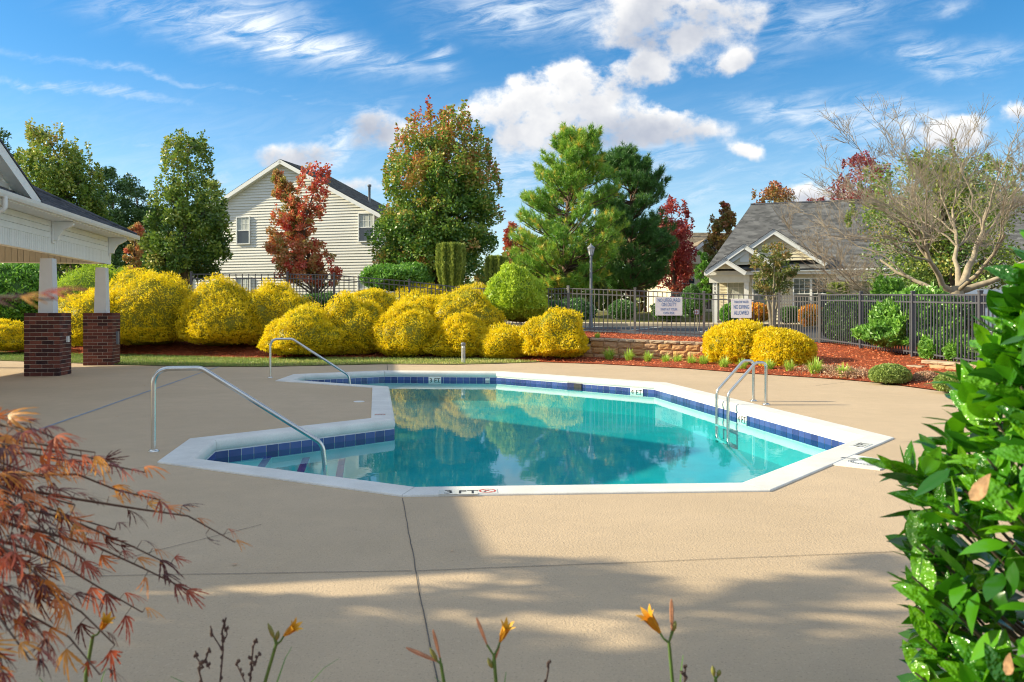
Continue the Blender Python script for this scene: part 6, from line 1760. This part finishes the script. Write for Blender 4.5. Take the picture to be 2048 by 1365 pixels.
# ================================================================ foreground plants
M['laurel'] = leafmat('glossy_shrub_leaf', [(.022, .09, .010), (.05, .19, .014), (.10, .30, .018), (.22, .36, .02)], .30, .10, .22)
def mat_laurel():
    m, g, out = newmat('glossy_leaf')
    b = g.node('ShaderNodeBsdfPrincipled'); oi = g.node('ShaderNodeObjectInfo'); at_ = g.node('ShaderNodeAttribute'); at_.attribute_name = 'tint'
    c = g.ramp(g.m('ADD', g.m('MULTIPLY', oi.outputs['Random'], .75), at_.outputs['Fac'], clamp=True), [(0, (.025, .12, .008)), (.3, (.07, .27, .010)), (.7, (.17, .44, .014)), (.92, (.32, .52, .022)), (1, (.50, .46, .05))])
    g.put(b.inputs['Base Color'], c); b.inputs['Roughness'].default_value = .2; b.inputs['Specular IOR Level'].default_value = .7
    tl = g.node('ShaderNodeBsdfTranslucent'); g.l.new(g.mix(1.0, c, (1.5, 1.5, .8, 1), 'MULTIPLY'), tl.inputs[0])
    mx = g.node('ShaderNodeMixShader'); mx.inputs[0].default_value = .36
    tc = g.node('ShaderNodeTexCoord'); bn = g.node('ShaderNodeBump'); bn.inputs['Strength'].default_value = .5; bn.inputs['Distance'].default_value = .05
    g.l.new(g.noise(tc.outputs['Object'], 4.5, 2, .5), bn.inputs['Height']); g.l.new(bn.outputs[0], b.inputs['Normal'])
    g.l.new(b.outputs[0], mx.inputs[1]); g.l.new(tl.outputs[0], mx.inputs[2]); g.l.new(mx.outputs[0], out.inputs[0])
    return m
M['glossy'] = mat_laurel()
def big_leaf(seed, L=1.0, tint=0.0, nx=10, ny=4):
    """unit leaf along +X, face +Z: curved blade with raised halves and scalloped ribs"""
    rng = random.Random(seed); V = []; idx = []
    curl = rng.uniform(-.35, .25); cup = rng.uniform(.12, .32); tw = rng.uniform(-.3, .3)
    for i in range(nx + 1):
        u = i / nx; w = .23 * (math.sin(math.pi * min(1, u * 1.02) ** .85)) ** .8 + .004
        if u > .9: w *= .75
        for j in range(-ny, ny + 1):
            s = j / ny; y = w * s; z = cup * abs(y) * 1.2 - .9 * y * y + curl * (u - .15) ** 2 + .013 * math.sin(u * 40 + abs(s) * 3.5) * (abs(s) ** .8) * (1 - u) + tw * y * u
            if abs(j) == ny: y *= 1 + .09 * math.sin(u * 60 + seed)
            V.append((u, y, z))
    m = 2 * ny + 1
    for i in range(nx):
        for j in range(2 * ny): idx.append((i * m + j, (i + 1) * m + j, (i + 1) * m + j + 1, i * m + j + 1))
    o = np_mesh('leaf', np.array(V), 4, np.array(idx), M['glossy'], None, np.full(len(V), tint), True); me = o.data; bpy.data.objects.remove(o); return me
def laurel():
    rng = np.random.default_rng(21); base = Vector((1.85, 2.10, 0)); t = thing('glossy_shrub', 'glossy green broadleaf shrub close up along the right edge', 'shrub', base)
    vs = [big_leaf(s) for s in range(8)]
    zk = np.array([0.0, .25, .48, .7, .9, 1.1, 1.3, 1.52, 1.70, 1.85]); rk = np.array([.60, .70, .74, .76, .73, .64, .52, .43, .32, .1])
    def surf(z, a, k=1.0):
        r = np.interp(z, zk, rk) * (1 + .05 * math.sin(a * 5 + z * 7) + .04 * math.sin(a * 9 - z * 11)) * k
        return Vector((base.x + r * math.cos(a), base.y + r * math.sin(a), z)), Vector((math.cos(a), math.sin(a), .15))
    br = MB(); cand = []
    # twigs: each carries a whorl of leaves at its tip
    for k in range(260):
        z = rng.uniform(.30, 1.74); a = rng.uniform(math.pi * .72, math.pi * 1.62); tip, nrm = surf(z, a, rng.uniform(.86, 1.0)); root = Vector((base.x + .12 * math.cos(a), base.y + .12 * math.sin(a), max(.05, z - .45)))
        mid = root.lerp(tip, .6) + Vector((0, 0, -.05)); br.tube([root, mid, tip], [.009, .006, .003], 5, cap=False)
        d = (tip - mid).normalized(); n = int(rng.integers(5, 9))
        for j in range(n):
            ang = j * 2.4 + rng.uniform(-.4, .4); s1 = d.orthogonal().normalized(); s2 = d.cross(s1); side = s1 * math.cos(ang) + s2 * math.sin(ang)
            ax = (d * rng.uniform(.35, 1.1) + side * rng.uniform(.5, 1.0) + Vector((0, 0, .12))).normalized(); p = mid.lerp(tip, .55 + .45 * j / n)
            up = (Vector((0, 0, 1)) * 1.0 + nrm * .7 + Vector(rng.normal(size=3)) * .35); cand.append((p, ax, up, rng.uniform(.085, .138), (p - Vector((0, 0, 1.4))).length))
    br.build('branches', M['bark'], t, False)
    def basis(ax, up):
        y = up.cross(ax).normalized(); z = ax.cross(y); return Matrix((ax, y, z)).transposed()
    def in_view(p):
        x = CX + p.x / p.y * F_PX; y = HY - (p.z - EYE) / p.y * F_PX; return 1650 < x < 2110 and 480 < y < 1420
    vis = [c for c in cand if in_view(c[0])]; rest = [c for c in cand if not in_view(c[0])]
    vis.sort(key=lambda c: c[4]); pick = vis[:300]; rest += vis[300:]
    for p, ax, up, L, _ in pick:
        o = link('leaf', random.choice(vs), t); m3 = basis(ax, up)
        o.matrix_local = Matrix.Translation(p - base) @ m3.to_4x4() @ Matrix.Diagonal((L, L, L, 1))
    # the rest, joined
    V = []; idx = []; tn = []
    arr = [(np.array([v.co[:] for v in me.vertices]), np.array([pl.vertices[:] for pl in me.polygons])) for me in [big_leaf(s, nx=5, ny=2) for s in range(8)]]
    extra = []
    for k in range(1500):
        z = rng.uniform(.15, 1.6); a = rng.uniform(math.pi * .6, math.pi * 1.75); p, nrm = surf(z, a, rng.uniform(.62, .93)); ax = (nrm + Vector(rng.normal(size=3)) * .8).normalized(); extra.append((p, ax, Vector((0, 0, 1)) + Vector(rng.normal(size=3)) * .4, rng.uniform(.09, .13), 0))
    for p, ax, up, L, _ in rest + extra:
        v, f = arr[int(rng.integers(0, len(arr)))]; m3 = np.array(basis(ax, up)); b = sum(len(q) for q in V)
        V.append(v @ m3.T * L + np.array(p)); idx.append(f + b); tn.append(np.full(len(v), rng.uniform(-.35, .35)))
    o = np_mesh('more_leaves', np.concatenate(V), 4, np.concatenate(idx), M['glossy'], t, np.concatenate(tn), True); tag(o, kind='stuff')
    # a dry tan leaf caught in the shrub
laurel()
def dry_leaf(px, py, Y, L, yaw, label):
    me = big_leaf(77).copy(); me.materials.clear(); me.materials.append(pmat('dry_tan_leaf', (.30, .18, .09), .75, .45, 3.5, .5, 9)); o = link('dry_leaf', me); o.location = at(px, py, Y)
    o.rotation_euler = (R(50), yaw, R(-42)); o.scale = (L, L * 1.25, L * 1.6); tag(o, label, 'dead leaf', 'dead leaves caught in the glossy shrub')
dry_leaf(1940, 1000, 1.84, .080, -.9, 'dead tan leaf caught high in the glossy shrub')
dry_leaf(2012, 1350, 1.80, .055, -1.3, 'dead tan leaf caught low in the glossy shrub')

# Japanese maple, left foreground
M['jm'] = None
def mat_jm():
    m, g, out = newmat('cutleaf_maple_leaf'); oi = g.node('ShaderNodeObjectInfo'); a = g.node('ShaderNodeAttribute'); a.attribute_name = 'tint'
    c = g.ramp(g.m('ADD', g.m('MULTIPLY', oi.outputs['Random'], .8), a.outputs['Fac'], clamp=True), [(0, (.06, .02, .015)), (.25, (.18, .04, .028)), (.45, (.50, .12, .055)), (.65, (.66, .25, .06)), (.85, (.64, .36, .05)), (1, (.34, .24, .05))])
    d = g.node('ShaderNodeBsdfPrincipled'); g.put(d.inputs['Base Color'], c); d.inputs['Roughness'].default_value = .38; d.inputs['Specular IOR Level'].default_value = .5
    tl = g.node('ShaderNodeBsdfTranslucent'); g.l.new(c, tl.inputs[0]); mx = g.node('ShaderNodeMixShader'); mx.inputs[0].default_value = .4
    g.l.new(d.outputs[0], mx.inputs[1]); g.l.new(tl.outputs[0], mx.inputs[2]); g.l.new(mx.outputs[0], out.inputs[0]); return m
M['jm'] = mat_jm()
def cut_leaf(seed, tint=0.0):
    rng = random.Random(seed); V = []; idx = []
    for k in range(7):
        a = (k - 3) * .25 + rng.uniform(-.08, .08); l = (1.0 - .15 * abs(k - 3)) * rng.uniform(.85, 1.1); e = Vector((math.cos(a), math.sin(a), 0)); s = Vector((-e.y, e.x, 0)); b = len(V); dr = rng.uniform(.25, .6)
        st = [0, .2, .38, .5, .62, .74, .86, 1.0]; ww = [.008, .022, .036, .020, .034, .018, .024, .002]
        for t, w in zip(st, ww):
            p = e * (l * t) + Vector((0, 0, .10 * t - dr * t * t)); V += [(p - s * w)[:], (p + s * w)[:]]
        idx += [(b + 2 * i, b + 2 * i + 1, b + 2 * i + 3, b + 2 * i + 2) for i in range(7)]
    o = np_mesh('leaf', np.array(V), 4, np.array(idx), M['jm'], None, np.full(len(V), tint)); me = o.data; bpy.data.objects.remove(o); return me
def japanese_maple():
    rng = np.random.default_rng(33); base = Vector((-2.0, 2.1, 0)); t = thing('cutleaf_maple', 'red cutleaf maple with drooping branches close up along the left edge', 'small tree', base)
    vs = [cut_leaf(s) for s in range(6)]; br = MB()
    crown = base + Vector((.05, 0, .94)); br.tube([base - Z3 * .1, base + Vector((.03, .02, .4)), crown], [.05, .042, .03], 8)
    tips = [(190, 905, 2.1), (225, 925, 2.2), (290, 945, 2.25), (320, 1000, 2.25), (470, 1085, 2.35), (375, 1180, 2.25), (340, 1130, 2.3), (285, 1225, 2.25), (230, 1290, 2.1), (130, 885, 2.0), (60, 868, 1.9), (20, 890, 1.8), (100, 960, 2.1), (150, 1010, 2.15), (60, 1010, 1.9), (110, 1080, 2.0), (170, 1120, 2.15), (90, 1160, 1.95), (140, 1200, 2.05), (30, 1110, 1.8), (40, 1220, 1.85), (100, 1290, 1.95), (200, 1350, 2.05), (60, 1320, 1.8), (10, 1350, 1.75), (-60, 950, 1.8), (-80, 1080, 1.8), (-60, 1230, 1.8), (-40, 1340, 1.75), (20, 960, 2.3), (230, 1060, 2.3)]
    cand = []
    for px, py, Y in tips:
        e = at(px, py, Y); s = crown + Vector(rng.normal(0, .03, 3)); L = (e - s).length
        m = s.lerp(e, .55) + Vector((0, 0, .05 + .11 * L)); 
        pts = [s * (1 - u) ** 2 + m * 2 * u * (1 - u) + e * u * u for u in np.linspace(0, 1, 9)]
        pts = [p + Vector(rng.normal(0, .008, 3)) if 0 < i < 8 else p for i, p in enumerate(pts)]
        br.tube(pts, [.010, .008, .0065, .0055, .0045, .004, .0032, .0026, .002], 5, cap=False)
        nl = 24 if px < 180 else 10
        for j in range(nl):
            u = 1 - (j / nl) ** 1.1 * (.62 if px < 240 else .40); f = u * 8; i0 = min(7, int(f)); p = pts[i0].lerp(pts[i0 + 1], f - i0); d = (pts[i0 + 1] - pts[i0]).normalized()
            sd = Vector(rng.normal(size=3)); sd = (sd - d * sd.dot(d)).normalized(); ax = (d * 1.0 + sd * .62 + Vector((0, 0, -.12))).normalized()
            st = p + sd * rng.uniform(.004, .03); br.tube([p, st], [.0015, .001], 3, cap=False)
            cand.append((st, ax, Vector((0, 0, 1)) + Vector(rng.normal(size=3)) * .45, rng.uniform(.05, .09)))
    br.build('branches', M['bark'], t, False)
    def basis(ax, up):
        y = up.cross(ax).normalized(); z = ax.cross(y); return Matrix((ax, y, z)).transposed()
    def vis(p): return p.y > .2 and -20 < CX + p.x / p.y * F_PX < 700 and HY - (p.z - EYE) / p.y * F_PX < 1400
    a = [c for c in cand if vis(c[0])]; b = [c for c in cand if not vis(c[0])]; random.shuffle(a); pick = a[:300]; rest = a[300:] + b
    for p, ax, up, L in pick:
        o = link('leaf', random.choice(vs), t); o.matrix_local = Matrix.Translation(p - base) @ basis(ax, up).to_4x4() @ Matrix.Diagonal((L, L, L, 1))
    arr = [(np.array([v.co[:] for v in me.vertices]), np.array([pl.vertices[:] for pl in me.polygons])) for me in vs]; V = []; idx = []; tn = []; k = 0
    for p, ax, up, L in rest:
        v, f = arr[int(rng.integers(0, 6))]; V.append(v @ np.array(basis(ax, up)).T * L + np.array(p)); idx.append(f + k); k += len(v); tn.append(np.full(len(v), rng.uniform(-.4, .5)))
    if V: tag(np_mesh('more_leaves', np.concatenate(V), 4, np.concatenate(idx), M['jm'], t, np.concatenate(tn)), kind='stuff')
    # a close twig reaching in higher up
    tw = MB(); p0, p1 = at(-160, 640, 1.15), at(108, 600, 1.15); tw.tube([p0, p0.lerp(p1, .5) + Z3 * .02, p1], [.003, .002, .001], 4); 
    k2 = tw.build('twig', M['bark'], t, False)
    for u, dz in ((.55, .1), (.75, -.1), (.9, .05), (.98, 0)):
        o = link('leaf', vs[2], k2); p = p0.lerp(p1, u) + Z3 * .012; ax = (p1 - p0).normalized() + Vector((0, 0, dz)); L = .055
        o.matrix_local = Matrix.Translation(p - base) @ basis(ax.normalized(), Vector((0, -.55, 1))).to_4x4() @ Matrix.Diagonal((L, L, L * .5, 1))
japanese_maple()

# daylilies
M['lily'] = pmat('lily_petal', (.72, .38, .03), .5, .18, 40); M['lily_old'] = pmat('withered_petal', (.52, .26, .14), .6, .2, 40); M['stem'] = pmat('lily_stem', (.10, .19, .04), .5, .2, 20); M['bud'] = pmat('lily_bud', (.22, .22, .05), .5, .3, 30); M['dry_stalk'] = pmat('dry_stalk', (.075, .05, .04), .8, .3, 30)
def flower(t, p, d, size, mat, closed=False):
    d = d.normalized(); s1 = d.orthogonal().normalized(); s2 = d.cross(s1); mb = MB(); n = 6
    for k in range(n):
        a = k * math.pi / 3; e = s1 * math.cos(a) + s2 * math.sin(a); f = d.cross(e); pr = [(0, .012, .05), (.35, .05 if closed else .10, .10), (.68, .05 if closed else .13, .12), (.9, .04 if closed else .22, .085), (1.03, .03 if closed else .36, .012)]
        if closed: pr = [(u * 1.15, r * .8, w * .55) for u, r, w in pr]
        vs = []
        for u, r, w in pr: c = p + d * (u * size) + e * (r * size); vs += [c - f * (w * size), c + f * (w * size)]
        mb.add(vs, [(2 * i, 2 * i + 1, 2 * i + 3, 2 * i + 2) for i in range(4)], True)
    return mb.build('flower' if not closed else 'withered_flower', M[mat], t, False)
def lily(label, Y, base, fork, flowers=(), old=(), buds=(), seed=0):
    b = at(*base, Y); f = at(*fork, Y); g = Vector((b.x + (b.x - f.x) * 1.0, Y + .02, .03)); t = thing('daylily', label, 'flower', g, 'daylilies along the bottom edge')
    st = MB(); st.tube([g, g.lerp(b, .6), b, f], [.006, .0055, .005, .0045], 7)
    for px, py, tx, ty in flowers:
        p = at(px, py, Y); q = at(tx, ty, Y - .02); st.tube([f, f.lerp(p, .6) + Vector((0, 0, -.005)), p], [.0035, .003, .003], 6); d = q - p; flower(t, p, d, d.length, 'lily')
    for px, py, tx, ty in old:
        p = at(px, py, Y); q = at(tx, ty, Y); st.tube([f, f.lerp(p, .5), p], [.003, .003, .003], 6); flower(t, p, q - p, (q - p).length, 'lily_old', True)
    for px, py, tx, ty in buds:
        p = at(px, py, Y); q = at(tx, ty, Y); st.tube([f, p], [.003, .003], 5)
        MB().tube([p, p.lerp(q, .3), p.lerp(q, .7), q], [.003, .0065, .006, .0015], 8).build('bud', M['bud'], t)
    st.build('stem', M['stem'], t, False)
    rng = random.Random(seed); lv = MB()
    for k in range(9):
        a = rng.uniform(0, 6.28); l = rng.uniform(.35, .52); e = Vector((math.cos(a), math.sin(a) * .7, 0)); s = Vector((-e.y, e.x, 0)); vs = []
        for u in (0, .3, .6, .85, 1): p = g + e * (.03 + l * .55 * u ** 1.5) + Z3 * (l * (u * 1.0 - .35 * u ** 2.5)); w = .009 * (1 - u * .85); vs += [p - s * w, p + s * w]
        lv.add(vs, [(2 * i, 2 * i + 1, 2 * i + 3, 2 * i + 2) for i in range(4)], True)
    lv.build('leaves', M['stem'], t, False)
lily('daylily with an open yellow trumpet leaning right above a thin stem', 2.25, (530, 1365), (552, 1290), flowers=((568, 1272, 594, 1250),), old=(), buds=((548, 1276, 536, 1247), (553, 1280, 557, 1262)), seed=1)
lily('daylily carrying only withered pink flowers beside the deck joint', 2.25, (888, 1365), (882, 1328), old=((876, 1324, 822, 1300), (880, 1316, 868, 1268)), buds=((874, 1322, 860, 1296),), seed=2)
lily('daylily with an upright yellow flower and one withered flower', 2.2, (992, 1365), (988, 1312), flowers=((1000, 1284, 1016, 1248),), old=((974, 1290, 956, 1244), (990, 1322, 998, 1296)), buds=((984, 1336, 976, 1316),), seed=3)
lily('daylily with an orange trumpet opening to the left', 2.2, (1345, 1365), (1338, 1286), flowers=((1320, 1266, 1290, 1226),), old=((1344, 1262, 1343, 1208),), buds=((1347, 1262, 1351, 1242),), seed=4)
lily('daylily stem holding two closed green buds', 2.25, (1432, 1385), (1431, 1358), buds=((1428, 1352, 1425, 1332), (1436, 1352, 1440, 1340)), seed=5)
lily('small yellow daylily in the red maple leaves', 2.15, (172, 1350), (186, 1272), flowers=((200, 1262, 216, 1236),), seed=6)
def stalk(label, Y, segs, seed=0):
    pts = [at(*p, Y) for p in segs[0]]; g = Vector((pts[0].x, Y, .02)); t = thing('dry_seed_stalk', label, 'plant', g, 'dry seed stalks at the bottom edge'); mb = MB(); rng = random.Random(seed)
    mb.tube([g] + pts, [.0032] + [.0026] * len(pts), 5)
    for s in segs[1:]: mb.tube([at(*p, Y) for p in s], .0019, 5)
    for s in segs:
        for a, b in zip(s[:-1], s[1:]):
            for k in range(3):
                u = rng.random(); p = at(a[0] + (b[0] - a[0]) * u, a[1] + (b[1] - a[1]) * u, Y)
                if p.z > g.z + .25: mb.lathe(p + Vector((rng.uniform(-.005, .005), 0, 0)), [(.001, -.005), (.004, -.001), (.003, .003), (.001, .006)], 6)
    mb.build('stem', M['dry_stalk'], t, False)
stalk('dry branching seed stalk, tallest in its clump', 2.2, [[(440, 1365), (446, 1300), (444, 1262), (452, 1236)], [(444, 1300), (424, 1268), (421, 1252)], [(446, 1286), (454, 1270), (453, 1256)]], 1)
stalk('short dry seed stalk left of the tallest one', 2.2, [[(404, 1365), (396, 1336), (412, 1318), (418, 1298)], [(408, 1336), (393, 1316), (391, 1302)], [(412, 1318), (419, 1338)]], 2)
stalk('dry seed stalk right of the tallest one beside the open lily', 2.25, [[(500, 1365), (502, 1340), (506, 1294), (514, 1278)], [(502, 1342), (514, 1318), (519, 1306)], [(490, 1365), (474, 1330), (479, 1322)], [(502, 1318), (498, 1314)]], 3)
stalk('thin bare dry stalk between two lilies', 2.25, [[(1090, 1375), (1096, 1345), (1098, 1322)]], 4)
stalk('short dry twig beside the last buds', 2.25, [[(1368, 1375), (1370, 1350), (1371, 1332)], [(1370, 1350), (1360, 1342)]], 5)
def deck_litter():
    rng = np.random.default_rng(44); n = 90; P = np.stack([rng.uniform(-9, 7.5, n), rng.uniform(3.0, 20, n), np.full(n, .008)], 1)
    ok = np.array([not any(abs(p[0] - c[0]) < c[2] and abs(p[1] - c[1]) < c[3] for c in ((.3, 12.5, 4.9, 7.2),)) for p in P]); P = P[ok]; n = len(P)
    D = rng.normal(size=(n, 3)); D[:, 2] = abs(D[:, 2]) * .15; S = np.cross(D, np.array([0, 0, 1.0])) + np.array([0, 0, .1])
    tag(leaf_mesh('leaf_litter', P, D, rng.uniform(.02, .05, n), rng.uniform(.012, .025, n), M['dry'], None, rng.random(n), rng, side=S), kind='stuff')
deck_litter()
# bed in front of the camera
loft('mulch_bed', [Vector((-14, 2.80, .03)), Vector((8.6, 2.80, .03))], [Vector((-14, -6, .05)), Vector((8.6, -6, .05))], M['mulch'], rows=12, bumpy=.012, step=.5)
